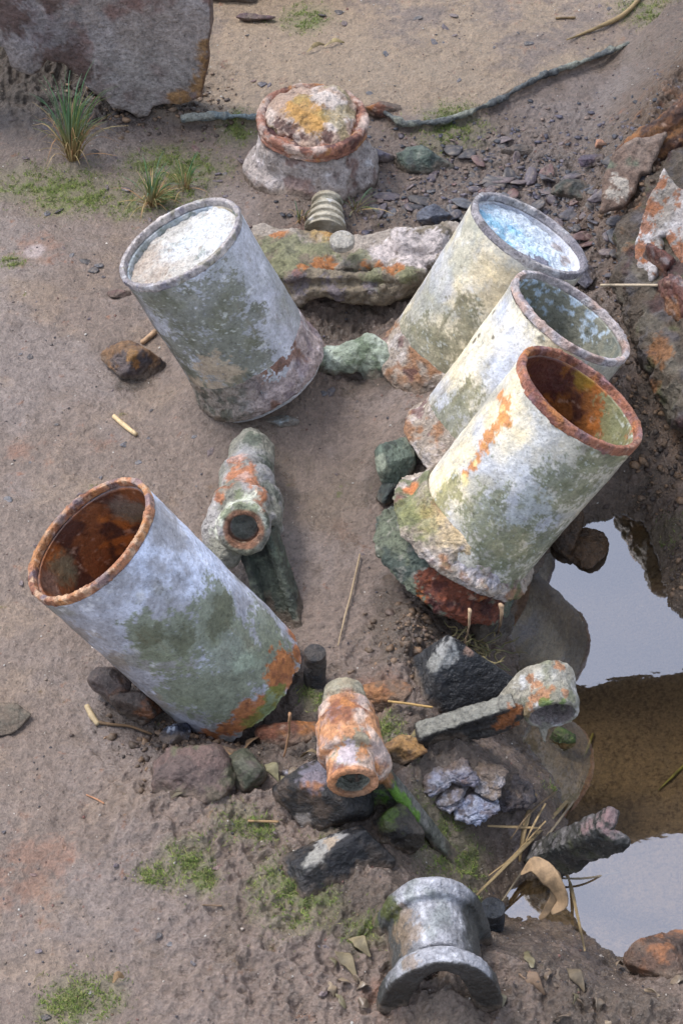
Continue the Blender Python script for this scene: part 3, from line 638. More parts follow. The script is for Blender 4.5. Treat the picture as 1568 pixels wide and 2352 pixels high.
def meshl(name, V, F, mat, col, rgh=.6, parent=None, loc=None):      # variable-size faces
    loc = np.array([float(q) for q in (loc if loc is not None else (V[:, 0].mean(), V[:, 1].mean(), V[:, 2].min()))])
    if parent is not None: loc = np.array(parent['_loc'])
    me = bpy.data.meshes.new(name); me.from_pydata([tuple(v) for v in (V-loc)], [], tri(np.asarray(F))); me.update()
    me.polygons.foreach_set('use_smooth', np.ones(len(me.polygons), bool))
    c = np.ones((len(V), 4), np.float32); c[:, :3] = np.clip(col, .004, .95)
    me.attributes.new('Col', 'FLOAT_COLOR', 'POINT').data.foreach_set('color', c.ravel())
    me.attributes.new('Rgh', 'FLOAT', 'POINT').data.foreach_set('value', np.full(len(V), rgh, np.float32))
    me.materials.append(M[mat]); o = bpy.data.objects.new(name, me); C.objects.link(o)
    if parent is not None: o.parent = parent
    else: o.location = loc
    return o
def curve(pts, n=14):
    P = np.array(pts, float); t = np.linspace(0, len(P)-1, n); i = np.clip(t.astype(int), 0, len(P)-2); f = (t-i)[:, None]
    Q = np.concatenate([[2*P[0]-P[1]], P, [2*P[-1]-P[-2]]]); a, b, c, d = Q[i], Q[i+1], Q[i+2], Q[i+3]
    return .5*((2*b)+(-a+c)*f+(2*a-5*b+4*c-d)*f**2+(-a+3*b-3*c+d)*f**3)
def stick(name, pts, rad, c, label, cat, group=None, flat=1.0, twist=0, n=16, wob=.0006, c2=None, mat='plant', seed=1):
    V, F = pipe(curve(pts, n), rad, 10, flat, twist, wob, seed); b = fbm(V, 60, 3, seed); col = np.tile(lin(c), (len(V), 1))
    col = mx(col, c2 or tuple(int(q*.55) for q in c), ss(b, 0, .35)*.6); o = meshl(name, V, F, mat, col, .7); return tag(o, label, cat, group)
def s_path(pts, rs):
    return U(.008, *[s_cone(pts[i], pts[i+1], rs[i], rs[i+1]) for i in range(len(pts)-1)])
def s_plate(P3, th, rd=.004):
    P3 = np.array(P3, float); c = P3.mean(0); _, _, vt = np.linalg.svd(P3-c); n = vt[2]; u = vt[0]; v = vt[1]; Q = np.stack([(P3-c)@u, (P3-c)@v], 1)
    def f(P):
        q = P-c; a = q@u; b = q@v; d, _ = segd(a, b, Q, True); d = np.where(inpoly(a, b, Q), -d, d)+rd; z = np.abs(q@n)-th/2+rd
        return np.minimum(np.maximum(d, z), 0)+np.hypot(np.maximum(d, 0), np.maximum(z, 0))-rd
    return f, n
def ico(sub):
    import bmesh
    bm = bmesh.new(); bmesh.ops.create_icosphere(bm, subdivisions=sub, radius=1); V = np.array([v.co[:] for v in bm.verts]); F = np.array([[v.index for v in f.verts] for f in bm.faces]); bm.free(); return V, F
ICO = {k: ico(k) for k in (1, 2, 3, 5, 6)}
def poly_rock(size, seed, sub=5, planes=14, noise=.05, rnd=.03, extra=None):
    r = np.random.default_rng(seed); D, F = ICO[sub]; n = r.normal(size=(planes, 3)); n /= np.linalg.norm(n, axis=1)[:, None]; d = r.uniform(.62, 1.0, planes)
    if extra is not None: n = np.concatenate([n, [un(e[:3]) for e in extra]]); d = np.concatenate([d, [e[3] for e in extra]])
    q = D@n.T; R_ = np.where(q > .05, d/np.maximum(q, .05), 9); s = np.sort(R_, 1); k = rnd; a, b = s[:, 0], s[:, 1]; h = np.clip(.5+.5*(b-a)/k, 0, 1); rad = np.minimum(b*(1-h)+a*h-k*h*(1-h), 1.25)
    V = D*rad[:, None]; V = V*(1+noise*fbm(V+seed, 2.2, 5, seed, .6)[:, None]+noise*.4*ridged(V+seed, 5, 3, seed)[:, None]); return V*np.array(size), F
def rotz(V, a): c, s = math.cos(a), math.sin(a); return V@np.array([[c, s, 0], [-s, c, 0], [0, 0, 1]])
def rock(name, px, py, size, seed, paint, label, cat='rock', mat='rock', rz=0, lift=.3, group=None, z=None, **kw):
    V, F = poly_rock(size, seed, **kw); N = normals(V, F); e = min(size[0], .05); V = V+N*(e*.07*fbm(V, .9/e, 5, seed, .65)+e*.05*ridged(V, 2.2/e, 3, seed))[:, None]; V = rotz(V, rz); c = G(px, py) if z is None else W(px, py, z); V = V+c+np.array([0, 0, size[2]*lift]); N = normals(V, F)
    p = Paint(V, N, seed=seed); r = paint(p); col, rg = r if isinstance(r, tuple) else (r, .5)
    col = mx(col, (112, 98, 84), ss(p.n(14, 5, 55)+.5*p.fine, .1, .6)*(.15 if name == 'black_stone' else .4)); col = muddy(V, col, .010 if name == 'black_stone' else .018)
    o = mesh(name, V, F, mat, col, rg); return tag(o, label, cat, group)
def rp(c1, c2, c3=None, seed=0, s=22, rg=.45, spots=()):
    def f(p):
        a = p.n(s, 5, seed+1); b = p.n(s*3, 5, seed+2); col = np.tile(lin(c1), (len(p.V), 1)); col = mx(col, c2, ss(a+.4*b, -.05, .3)*.85)
        if c3: col = mx(col, c3, ss(p.n(s*.8, 5, seed+3)+.4*b, .12, .36)*.85)
        for x, y, r, c in spots: col = mx(col, c, ss(p.blob(x, y, r, .8)+.5*b, .35, .65)*.9)
        return col, np.full(len(p.V), rg)
    return f
# ------------------------------------------------------------------ hull slab and the plate edge behind
def hull():
    y0 = G(345, 262)[1]; out = [(-420, 190), (-60, 190), (-20, 100), (12, 108), (30, 150), (52, 158), (78, 165), (96, 150), (106, 132), (150, 140), (188, 172), (206, 196), (222, 208), (246, 222), (262, 238), (296, 246), (318, 262), (344, 258), (352, 240), (372, 232), (402, 232), (440, 226), (466, 214), (470, 190), (476, 150), (480, 100), (488, 60), (486, 0), (488, -330), (-420, -330)]
    P3 = [Wy(x, y, y0) for x, y in out]; P3 = [p+np.array([0, .10*(p[2]), 0]) for p in P3]
    f, n = s_plate(P3, .05, .008); lo, hi = bounds(P3, .04)
    def paint(p):
        a = p.n(7, 5, 1); b = p.n(30, 5, 2); col = np.tile(lin((148, 136, 130)), (len(p.V), 1)); col = mx(col, (170, 160, 158), ss(a+.4*b, -.1, .3)*.8); col = mx(col, (112, 76, 66), ss(p.n(8, 5, 3)+.3*b, .02, .3)*.75)
        col = mx(col, (96, 94, 100), p.blobs([(120, 100, .1), (60, 60, .08)], .9)*.6); col = mx(col, (150, 144, 140), p.blobs([(330, 200, .1), (250, 190, .08), (400, 190, .08)], .9)*.6)
        col = mx(col, (166, 110, 58), ss(p.blobs([(475, 150, .03), (478, 110, .02), (470, 190, .03), (430, 226, .025), (400, 230, .02), (460, 212, .025)], .8)+.5*b, .30, .82)*.85)
        col = mx(col, (84, 60, 52), ss(p.blobs([(150, 145, .05), (190, 170, .04), (118, 15, .025), (20, 40, .06), (110, 135, .04)], .8)+.5*b, .30, .82)*.8)
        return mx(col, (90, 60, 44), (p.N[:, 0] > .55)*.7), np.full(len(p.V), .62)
    o = sculpt('hull_plate', f, lo, hi, .0055, 'crust', paint, ((.012, 4), (.005, 14), (.002, 50)), seed=3)
    tag(o, 'big grey and brown rusted hull slab with ragged lower edge, at the back left', 'hull plate')
hull()
def ledge():
    a = W(478, 2, .02); b = W(770, -22, .02)
    f = U(.01, s_box((a+b)/2+np.array([-.05, .05, .02]), [b-a, np.cross([0, 0, 1], b-a), (0, 0, 1)], (.30, .035, .045), .01), s_cone(a+np.array([0, .02, .02]), a+np.array([.1, .02, .0]), .03, .02)); lo, hi = bounds([a, b], .2)
    o = sculpt('stone_ledge', f, lo, hi, .006, 'rock', rp((78, 82, 72), (58, 60, 56), (108, 104, 84), 4, 12), ((.012, 9), (.006, 30), (.002, 80)), seed=8)
    tag(o, 'dark green-grey stone ledge at the top edge just right of the hull slab', 'ledge')
ledge()
def edge_piece(i0, i1, name, label, cols, seed, r0=.008):
    pts = resample([list(q)+[0] for q in RIDGEW[i0:i1]], .0035); pts[:, :2] += .010*np.stack([fbm(pts, 9, 4, seed), fbm(pts, 9, 4, seed+1)], 1)
    pts[:, 2] = gheight(pts[:, 0], pts[:, 1]+.02)+.002+.004*fbm(pts, 14, 3, seed+4)
    rad = np.clip(r0*(1+.9*fbm(pts, 12, 4, seed+5)+.5*fbm(pts, 50, 3, seed+6)), .004, .03)
    V, F = pipe(pts, rad, 16, .9, wob=.003, seed=seed); q = F[:, 2] != F[:, 3]; N = normals(V, F[q]); V = V+N*(.0025*fbm(V, 90, 4, seed))[:, None]
    p = Paint(V, N, seed=seed); a = p.n(10, 4, 1); b = p.n(50, 4, 2); col = np.tile(lin(cols[0]), (len(V), 1)); col = mx(col, cols[1], ss(a+.5*b, -.1, .2)*.9); col = mx(col, cols[2], ss(p.n(9, 4, 5)+.5*b, .05, .3)*.85)
    tag(meshl(name, V, F, 'crust', col, .6), label, 'metal edge', 'rusted plate edges in the sand')
edge_piece(3, 6, 'plate_edge', 'short blue-grey rusted plate edge between the hull slab and the flanged housing', [(120, 132, 134), (84, 94, 98), (150, 150, 140)], 3, .009)
edge_piece(8, 21, 'plate_edge', 'long crooked rusted plate edge winding up to the right along the sand flat', [(96, 100, 100), (62, 64, 66), (144, 146, 132)], 13, .007)
rock('rust_lump', 868, 262, (.045, .022, .024), 31, rusty_p := (lambda p: (rusty(p, 3, (118, 66, 46), (66, 40, 38), (168, 98, 48)), np.full(len(p.V), .6))), 'knobbly rust lump at the right foot of the flanged housing', 'rust lump', 'rust')
rock('rust_lump', 905, 278, (.02, .012, .012), 32, rusty_p, 'tiny rust knob on the plate edge right of the flanged housing', 'rust lump', 'rust')
# ------------------------------------------------------------------ flanged housing with cap
def housing():
    c = W(715, 392, 0); z = lambda h: c+np.array([0, 0, h]); root = thing('flanged_housing', 'crusted round metal housing with a rusty flange and orange cap, standing behind the cylinders', 'pipe housing', c)
    f = U(.03, s_cyl(z(-.05), z(.035), .142, .02), s_cyl(z(-.02), z(.115), .116, .02), s_cone(z(0)+[.03, -.10, 0], z(.06)+[.03, -.07, 0], .06, .05), s_cone(z(.0)+[.085, -.05, 0], z(.03)+[.1, -.02, .02], .05, .04), s_cone(z(-.01)+[-.1, 0, 0], z(.05)+[-.06, 0, 0], .04, .05))
    def pb(p):
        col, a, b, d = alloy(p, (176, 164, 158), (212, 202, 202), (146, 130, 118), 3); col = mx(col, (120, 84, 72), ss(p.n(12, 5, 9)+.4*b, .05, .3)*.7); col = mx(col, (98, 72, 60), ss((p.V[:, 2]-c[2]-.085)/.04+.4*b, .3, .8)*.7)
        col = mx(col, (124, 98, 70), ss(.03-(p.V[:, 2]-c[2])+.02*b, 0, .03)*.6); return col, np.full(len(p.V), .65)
    sculpt('body', f, c-[.2, .2, .05], c+[.2, .2, .15], .0042, 'crust', pb, ((.012, 7), (.008, 16), (.004, 40), (.0015, 100)), parent=root, seed=5)
    up = np.array([.03, -.05, 1]); up = un(up); e1 = un(np.cross(up, [0, 1, 0])); e2 = np.cross(up, e1)
    prof = [(.118, 0), (.116, .11), (.121, .118), (.127, .1155), (.129, .112), (.130, .117), (.137, .119), (.147, .119), (.151, .116), (.152, .111), (.149, .106), (.140, .100), (.137, .085), (.138, .0)]
    prof = resample([(a, b, 0) for a, b in prof], .003)[:, :2]; V, F, th, s = lathe(prof, c-up*0, up, e1, e2, 360); V, N = disp(V, F, th, ((.007, 7), (.004, 25), (.002, 70), (.001, 150)), 9); N = normals(V, F)
    p = Paint(V, N); col = rusty(p, 7, (158, 108, 88), (84, 50, 46), (196, 124, 72)); col = mx(col, (204, 184, 172), ss(p.n(18, 5, 4)+.3*p.fine, -.1, .3)*.75); col = mx(col, (74, 46, 50), ss(p.blobs([(640, 260, .03), (690, 318, .03), (760, 325, .02), (625, 290, .02)], .8)+.4*p.n(40, 4, 6), .4, .7)*.85)
    mesh('flange', V, F, 'rust', col, .6, root)
    f = U(.02, s_ell(z(.140)+[.004, .010, 0], (.092, .086, .030)), s_ell(z(.155)+[.02, .02, 0], (.055, .05, .026)), s_ell(z(.15)+[-.03, -.01, 0], (.05, .05, .024)), s_cone(z(.135)+[.05, -.05, 0], z(.12)+[.07, -.08, 0], .03, .02), s_cone(z(.13)+[-.01, -.07, 0], z(.12)+[-.005, -.095, 0], .02, .014))
    def pc(p):
        b = p.n(30, 5, 3); col = np.tile(lin((176, 150, 132)), (len(p.V), 1)); col = mx(col, (206, 192, 182), ss(p.n(16, 5, 1)+.3*b, 0, .3)*.7); col = mx(col, (204, 138, 58), ss(p.blobs([(700, 250, .05), (720, 270, .04), (670, 245, .035), (690, 230, .03)], .8)+.5*b, .3, .8)*.85); col = mx(col, (84, 54, 50), ss(p.blobs([(660, 300, .02), (700, 312, .02), (745, 315, .018), (630, 285, .02)], .8)+.5*b, .4, .8)*.85); col = mx(col, (214, 200, 190), ss(p.blobs([(760, 235, .035), (740, 215, .03), (800, 260, .03), (770, 280, .02)], .9)+.4*p.n(30, 4, 3), .4, .7)*.85)
        return mx(col, (148, 134, 84), ss(p.n(14, 5, 8), .1, .3)*.6), np.full(len(p.V), .6)
    sculpt('cap', f, c+[-.13, -.13, .13], c+[.13, .13, .22], .003, 'rust', pc, ((.012, 14), (.006, 36), (.002, 90)), parent=root, seed=11, ridge=.003)
    # ribbed nipple towards the camera
    a = W(750, 478, .045); b = W(747, 530, .035); ax = un(b-a); L = .075; e1 = un(np.cross(ax, [0, 0, 1])); e2 = np.cross(ax, e1); s = np.linspace(-.03, L, 120)
    r = .026+.012*np.clip(s/.06, 0, 1)+.005*(np.sin(s*2*np.pi/.024) > .1)+.002*np.sin(s*2*np.pi/.024); prof = [(-.03, 0)]+list(zip(s, r))+[(L, .0)]
    V, F, th, ss_ = lathe(resample([(q[0], q[1], 0) for q in prof], .003)[:, :2], a, ax, e1, e2, 160); V, N = disp(V, F, th, ((.002, 20), (.0012, 70)), 4); p = Paint(V, N)
    col, q, w_, d = alloy(p, (146, 136, 116), (186, 178, 160), (104, 104, 90), 33); mesh('threaded_nipple', V, F, 'metal', col, .5, root)
housing()
# ------------------------------------------------------------------ crusted casting between the cylinders
def casting():
    P = [(590, 560, .045), (660, 590, .055), (740, 600, .06), (830, 605, .06), (920, 600, .055), (990, 575, .055), (1040, 555, .05)]
    w_ = [W(x, y, z) for x, y, z in P]; seg = lambda A_, B_, hy, hz: s_box((A_+B_)/2, [B_-A_, np.cross([0, 0, 1], B_-A_), np.cross(B_-A_, np.cross([0, 0, 1], B_-A_))], (np.linalg.norm(B_-A_)/2+.015, hy, hz), .012)
    top_ = [W(x, y, .088) for x, y in ((575, 545), (650, 560), (740, 568), (830, 570), (920, 566), (1000, 552), (1060, 540))]; f = U(.015, *[seg(top_[i]-[0, 0, .028], top_[i+1]-[0, 0, .028], .058, .026) for i in range(6)])
    wf = [W(x, y, z) for x, y, z in ((640, 640, .05), (700, 665, .045), (790, 672, .045), (880, 672, .045), (960, 640, .05))]
    f = U(.014, f, *[seg(wf[i], wf[i+1], .022, .040) for i in range(4)])
    top = lambda x, y, h, r: s_cone(W(x, y, .08), W(x, y-12, .08+h), r, r*.5)
    f = U(.012, f, s_cone(W(930, 560, .09), W(1000, 555, .09), .035, .03), s_cone(W(600, 600, .05), W(650, 620, .05), .04, .04))
    f = cut(f, s_cone(W(740, 720, .0), W(930, 725, .0), .035, .03), s_cone(W(660, 655, .075), W(930, 650, .075), .010, .010), k=.012)
    def paint(p):
        b = p.n(30, 5, 2); d = p.n(80, 4, 3); a = p.n(10, 5, 1); col = np.tile(lin((128, 116, 98)), (len(p.V), 1)); col = mx(col, (176, 164, 154), ss(a+.4*b, -.0, .3)*.7)
        col = mx(col, (218, 206, 204), ss(p.blobs([(930, 565, .05), (990, 560, .045), (880, 570, .035), (960, 590, .03), (600, 640, .02)], .9)+.3*b, .3, .6)*.8)
        col = mx(col, (124, 126, 92), ss(p.blobs([(680, 570, .05), (740, 560, .04), (650, 600, .04), (820, 590, .03), (940, 620, .03), (850, 640, .03), (620, 560, .04)], .9)+.6*b, .35, .7)*.75)
        col = mx(col, (186, 106, 52), ss(p.blobs([(730, 605, .02), (760, 605, .02), (700, 600, .015), (900, 615, .016), (915, 605, .015), (830, 600, .02), (690, 625, .012), (760, 530, .025), (640, 530, .02), (870, 600, .012)], .9)+.6*b, .45, .7)*.9)
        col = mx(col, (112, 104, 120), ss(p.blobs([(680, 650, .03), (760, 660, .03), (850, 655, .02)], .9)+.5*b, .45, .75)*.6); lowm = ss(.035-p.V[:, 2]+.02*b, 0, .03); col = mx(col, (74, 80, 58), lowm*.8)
        return mx(col, (196, 150, 84), p.blobs([(760, 528, .03), (730, 520, .02)], .9)*.7), np.full(len(p.V), .62)
    lo, hi = bounds(w_+wf, .1); o = sculpt('crusted_casting', f, lo, hi+[0, .03, .03], .0042, 'crust', paint, ((.018, 7), (.012, 18), (.006, 40), (.0025, 110)), seed=22)
    tag(o, 'long crusted engine casting bridging the gap between the rear left and rear right cylinders', 'casting')
    V, F, th, s = lathe(resample([(-.01, 0, 0), (-.01, .024, 0), (.004, .025, 0), (.008, .02, 0), (.009, 0, 0)], .002)[:, :2], W(785, 553, .135), un([0, -.1, 1]), np.array([1., 0, 0]), un([0, 1, .1]), 80); V, N = disp(V, F, th, ((.002, 30), (.001, 90)), 3)
    col, *_ = alloy(Paint(V, N), (176, 170, 160), (204, 198, 190), (140, 130, 110), 3); tag(mesh('bolt_head', V, F, 'crust', col, .6), 'flat round pale bolt head on top of the crusted casting', 'bolt')
    pts = [W(745, 830, .05), W(800, 822, .06), W(850, 800, .065), W(880, 830, .05)]
    f = U(.012, s_path(pts, [.025, .03, .026, .03]), s_cone(W(765, 845, .03), W(770, 870, 0), .02, .012), s_cone(W(845, 830, .05), W(870, 900, .0), .025, .02))
    lo, hi = bounds(pts, .06); o = sculpt('crusted_lug', f, lo-[0, .04, .03], hi, .0035, 'crust', rp((150, 160, 142), (196, 206, 192), (98, 112, 88), 9, 24, .55), ((.007, 16), (.004, 45), (.0015, 110)), seed=25)
    tag(o, 'pale green crusted lug joining the bases of the rear left and rear right cylinders', 'lug')
casting()
# ------------------------------------------------------------------ rods
def conrod_rear():
    root = thing('connecting_rod', 'crusted connecting rod with a pale green round eye, behind the nearest left-leaning cylinder', 'connecting rod', W(600, 1250, 0))
    A0, A1, A2, A3 = W(576, 1005, .065), W(580, 1050, .075), W(572, 1110, .09), W(565, 1170, .10); E0 = W(560, 1213, .125); dv = un(un(CP-E0)*.75+np.array([0, -.35, .1]))
    f = U(.006, s_cyl(A0-[0, .0, 0], A1, .026, .008), s_cyl(A1+[0, .02, 0], A2+[0, .02, 0], .043, .006), s_cyl(A2+[-.01, .03, 0], A3, .046, .006), s_cyl(A2+[0, .005, 0], A2+[0, -.022, .002], .050, .005), s_cyl(A3+[.02, .05, -.02], A3+[.02, -.03, -.02], .045))
    f = U(.012, f, s_cyl(E0-dv*.05, E0+dv*.012, .047, .01), s_cone(W(520, 1150, .12), W(500, 1205, .09), .026, .022), s_cone(W(545, 1130, .13), W(590, 1145, .13), .02, .022), s_cone(W(490, 1220, .08), W(520, 1270, .06), .022, .03))
    f = cut(f, s_cyl(E0-dv*.022, E0+dv*.05, .0255, .002), k=.004)
    def paint(p):
        b = p.n(34, 5, 2); d = p.n(90, 4, 3); col = np.tile(lin((136, 134, 122)), (len(p.V), 1)); col = mx(col, (178, 172, 172), ss(p.n(16, 5, 5)+.3*b, 0, .3)*.7)
        col = mx(col, (150, 150, 158), p.blobs([(560, 1040, .05), (600, 1060, .03)], .9)*.5); col = mx(col, (74, 84, 70), ss(p.blobs([(622, 1060, .03), (625, 1120, .03), (618, 1180, .03), (575, 1000, .03)], .9)+.4*b, .4, .7)*.75)
        col = mx(col, (184, 104, 66), ss(p.blobs([(540, 1080, .03), (570, 1075, .03), (510, 1110, .02), (600, 1130, .025), (605, 1160, .02), (590, 1100, .025), (500, 1130, .015), (545, 1050, .02)], .9)+.45*b, .30, .82)*.9); col = mx(col, (190, 160, 150), ss(p.blobs([(548, 1040, .02), (560, 1090, .02)], .9)+.4*d, .5, .8)*.7)
        col = mx(col, (206, 208, 192), ss(p.blobs([(530, 1150, .03), (510, 1180, .025), (570, 1140, .025), (595, 1160, .02), (600, 1240, .012), (490, 1220, .02), (602, 1200, .012)], .9)+.45*b, .30, .82)*.95); col = mx(col, (112, 122, 84), ss(p.blobs([(520, 1170, .02), (560, 1170, .02), (545, 1130, .015), (590, 1175, .012)], .9)+.5*b, .55, .8)*.7)
        col = mx(col, (112, 112, 92), ss(p.blobs([(540, 1270, .03), (570, 1280, .02), (520, 1250, .02)], .9)+.4*b, .4, .7)*.7)
        dd = np.linalg.norm(np.cross(p.V-E0, dv), axis=1); ring = ss(dd, .022, .026)*(1-ss(dd+.004*b, .034, .039))*((p.V-E0)@dv > -.03); col = mx(col, (142, 92, 66), ring*.9); col = mx(col, (120, 126, 116), (dd < .022)*((p.V-E0)@dv < .01)*.9)
        return col, np.full(len(p.V), .6)
    lo, hi = bounds([A0, A1, A3, E0], .08); sculpt('small_end', f, lo, hi, .0034, 'crust', paint, ((.004, 18), (.0035, 40), (.0018, 90)), parent=root, seed=31)
    a = W(618, 1215, .10); b = G(695, 1425, -.02); d = un(b-a); t = un(np.cross(d, [0, 1, .2])); wv = np.cross(d, t)
    f = U(.004, s_box((a+b)/2, [d, t, wv], (np.linalg.norm(b-a)/2, .008, .02), .003), s_box((a+b)/2-t*.025+wv*0-np.array([.0, .0, .0]), [d, t, wv], (np.linalg.norm(b-a)/2, .022, .007), .003), s_box((a+b)/2-t*.055, [d, t, wv], (np.linalg.norm(b-a)/2, .008, .02), .003)) if t[0] > 0 else U(.004, s_box((a+b)/2, [d, t, wv], (np.linalg.norm(b-a)/2, .008, .02), .003), s_box((a+b)/2+t*.025, [d, t, wv], (np.linalg.norm(b-a)/2, .022, .007), .003), s_box((a+b)/2+t*.055, [d, t, wv], (np.linalg.norm(b-a)/2, .008, .02), .003))
    lo, hi = bounds([a, b], .09); sculpt('shank', f, lo, hi, .0035, 'crust', rp((70, 76, 66), (98, 106, 90), (46, 50, 48), 5, 22, .45), ((.003, 20), (.002, 60)), parent=root, seed=33)
conrod_rear()
def conrod_front():
    P0 = W(790, 1590, .16); P1 = W(810, 1795, .155); d = un(P1-P0); L = np.linalg.norm(P1-P0); Q = lambda t: P0+d*L*t
    root = thing('connecting_rod', 'orange rusted connecting rod with a stepped open tube end pointing at the viewer, front centre', 'connecting rod', W(840, 1790, 0))
    f = U(.004, s_cyl(Q(-.05), Q(.3), .033, .006), s_cyl(Q(.18), Q(.40), .046, .008), s_cyl(Q(.36), Q(.74), .051, .007), s_cyl(Q(.7), Q(1), .0375, .004), s_cyl(Q(.97), Q(1.03), .0395, .003), s_cyl(Q(.05), Q(.12), .035, .003), s_cone(Q(.5), Q(.72)+[.03, 0, -.02], .047, .035))
    f = cut(f, s_cyl(Q(.74), Q(1.2), .0275, .002))
    def paint(p):
        b = p.n(34, 5, 2); d_ = p.n(90, 4, 3); t = ((p.V-P0)@d)/L; col = rusty(p, 3, (196, 136, 96), (132, 74, 54), (206, 122, 62)); col = mx(col, (214, 196, 184), ss(p.n(22, 5, 8)+.3*d_, .0, .3)*.7); col = mx(col, (140, 128, 132), ss(p.n(30, 5, 9), .1, .3)*.5)
        gr = ss(.2-t+.15*b, 0, .12)+ss(p.blobs([(800, 1715, .03), (835, 1700, .02), (780, 1740, .02)], .9)+.4*b, .5, .75); col = mx(col, (144, 144, 124), np.clip(gr, 0, 1)*.8); col = mx(col, (206, 190, 200), ss(p.blobs([(790, 1735, .02), (800, 1715, .02)], .8)+.3*b, .4, .7)*.7)
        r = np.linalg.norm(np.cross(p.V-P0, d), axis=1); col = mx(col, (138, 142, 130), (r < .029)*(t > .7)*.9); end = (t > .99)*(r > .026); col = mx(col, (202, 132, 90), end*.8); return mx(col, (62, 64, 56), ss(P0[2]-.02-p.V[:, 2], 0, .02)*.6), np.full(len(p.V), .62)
    lo, hi = bounds([P0, P1], .085); sculpt('small_end', f, lo, hi, .003, 'rust', paint, ((.003, 16), (.0022, 45), (.0012, 110)), parent=root, seed=41)
    a = Q(.62)+[.035, 0, -.03]; b = G(1052, 1975, -.015); dd = un(b-a); y_ = un(np.array([-.25, -1, .25])-dd*(np.array([-.25, -1, .25])@dd)); t = np.cross(dd, y_); t = t if t[0]-t[2]*0 < 0 else -t; H = np.linalg.norm(b-a)/2; m = (a+b)/2
    f = U(.004, s_box(m, [dd, y_, t], (H, .016, .007), .003), s_box(m+t*.028, [dd, y_, t], (H, .005, .026), .002), s_box(m+t*.055, [dd, y_, t], (H*.97, .015, .007), .003), s_cone(a, a+dd*.05+t*.02, .03, .012))
    def ps(p):
        col, rg = rp((84, 86, 76), (118, 118, 110), (54, 54, 50), 6, 24, .45)(p); b = p.n(40, 4, 4); col = mx(col, (176, 108, 60), ss(p.blobs([(880, 1760, .03), (900, 1790, .02), (905, 1745, .03)], .9)+.4*b, .30, .82)*.85)
        col = mx(col, (150, 146, 142), p.blobs([(960, 1850, .04)], .9)*.5); return mx(col, (104, 138, 38), ss(p.blobs([(900, 1830, .022), (935, 1850, .025), (880, 1850, .02), (965, 1870, .012)], .8)+.5*b, .30, .82)*.95), rg
    lo, hi = bounds([a, b], .08); sculpt('shank', f, lo, hi, .0032, 'crust', ps, ((.003, 20), (.002, 60)), parent=root, seed=43)
conrod_front()
def conrod_right():
    P0 = W(1250, 1548, .06); P1 = W(1266, 1640, .045); d = un(P1-P0); L = np.linalg.norm(P1-P0); Q = lambda t: P0+d*L*t
    root = thing('connecting_rod', 'pale crusted connecting rod lying over the puddle edge with its round open eye at right', 'connecting rod', W(1100, 1680, 0))
    f = U(.006, s_cyl(Q(-.05), Q(.9), .047, .01), s_cyl(Q(.6), Q(1.05), .0475, .006), s_cone(Q(.3)+[-.03, 0, 0], W(1160, 1620, .05), .028, .018), s_cone(Q(1)+[-.01, 0, -.045], Q(1)+[-.008, -.012, -.062], .008, .002)); f = cut(f, s_cyl(Q(.45), Q(1.4), .037, .002))
    def paint(p):
        b = p.n(34, 5, 2); col, *_ = alloy(p, (156, 150, 136), (202, 200, 196), (122, 118, 98), 5); col = mx(col, (178, 118, 80), ss(p.blobs([(1225, 1570, .012), (1290, 1525, .015), (1240, 1590, .015), (1220, 1600, .015), (1300, 1585, .01), (1200, 1640, .02), (1210, 1560, .01), (1265, 1575, .008)], .9)+.5*b, .45, .7)*.85)
        col = mx(col, (120, 124, 92), ss(p.n(18, 5, 7)+.3*b, .05, .3)*.6); r = np.linalg.norm(np.cross(p.V-P0, d), axis=1); t = ((p.V-P0)@d)/L; col = mx(col, (146, 134, 132), (r < .0385)*(t > .4)*.9); return mx(col, (92, 116, 44), ss(p.blobs([(1240, 1612, .012), (1255, 1608, .01), (1300, 1615, .008)], .8)+.4*b, .45, .7)*.8), np.full(len(p.V), .55)
    lo, hi = bounds([P0, P1, W(1160, 1620, .05)], .075); sculpt('small_end', f, lo, hi, .0032, 'crust', paint, ((.004, 16), (.0025, 45), (.0012, 110)), parent=root, seed=51)
    a = W(1185, 1628, .045); b = W(962, 1702, .012); dd = un(b-a); u = np.array([0, 0, 1])-dd*dd[2]; u = un(u); w_ = np.cross(dd, u); H = np.linalg.norm(b-a)/2; m = (a+b)/2
    f = U(.003, s_box(m, [dd, w_, u], (H, .013, .028), .004), s_box(m+u*.024, [dd, w_, u], (H, .017, .006), .003), s_box(m-u*.022, [dd, w_, u], (H, .017, .007), .003), s_cone(a, b, .02, .012))
    def ps(p):
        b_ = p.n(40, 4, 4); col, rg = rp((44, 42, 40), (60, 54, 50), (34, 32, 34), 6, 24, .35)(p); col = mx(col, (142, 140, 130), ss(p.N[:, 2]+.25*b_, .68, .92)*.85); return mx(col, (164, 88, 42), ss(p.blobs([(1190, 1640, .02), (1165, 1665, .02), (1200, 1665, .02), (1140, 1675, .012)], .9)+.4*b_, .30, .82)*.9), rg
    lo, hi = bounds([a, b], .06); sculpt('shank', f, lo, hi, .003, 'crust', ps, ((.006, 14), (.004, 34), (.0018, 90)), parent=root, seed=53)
conrod_right()
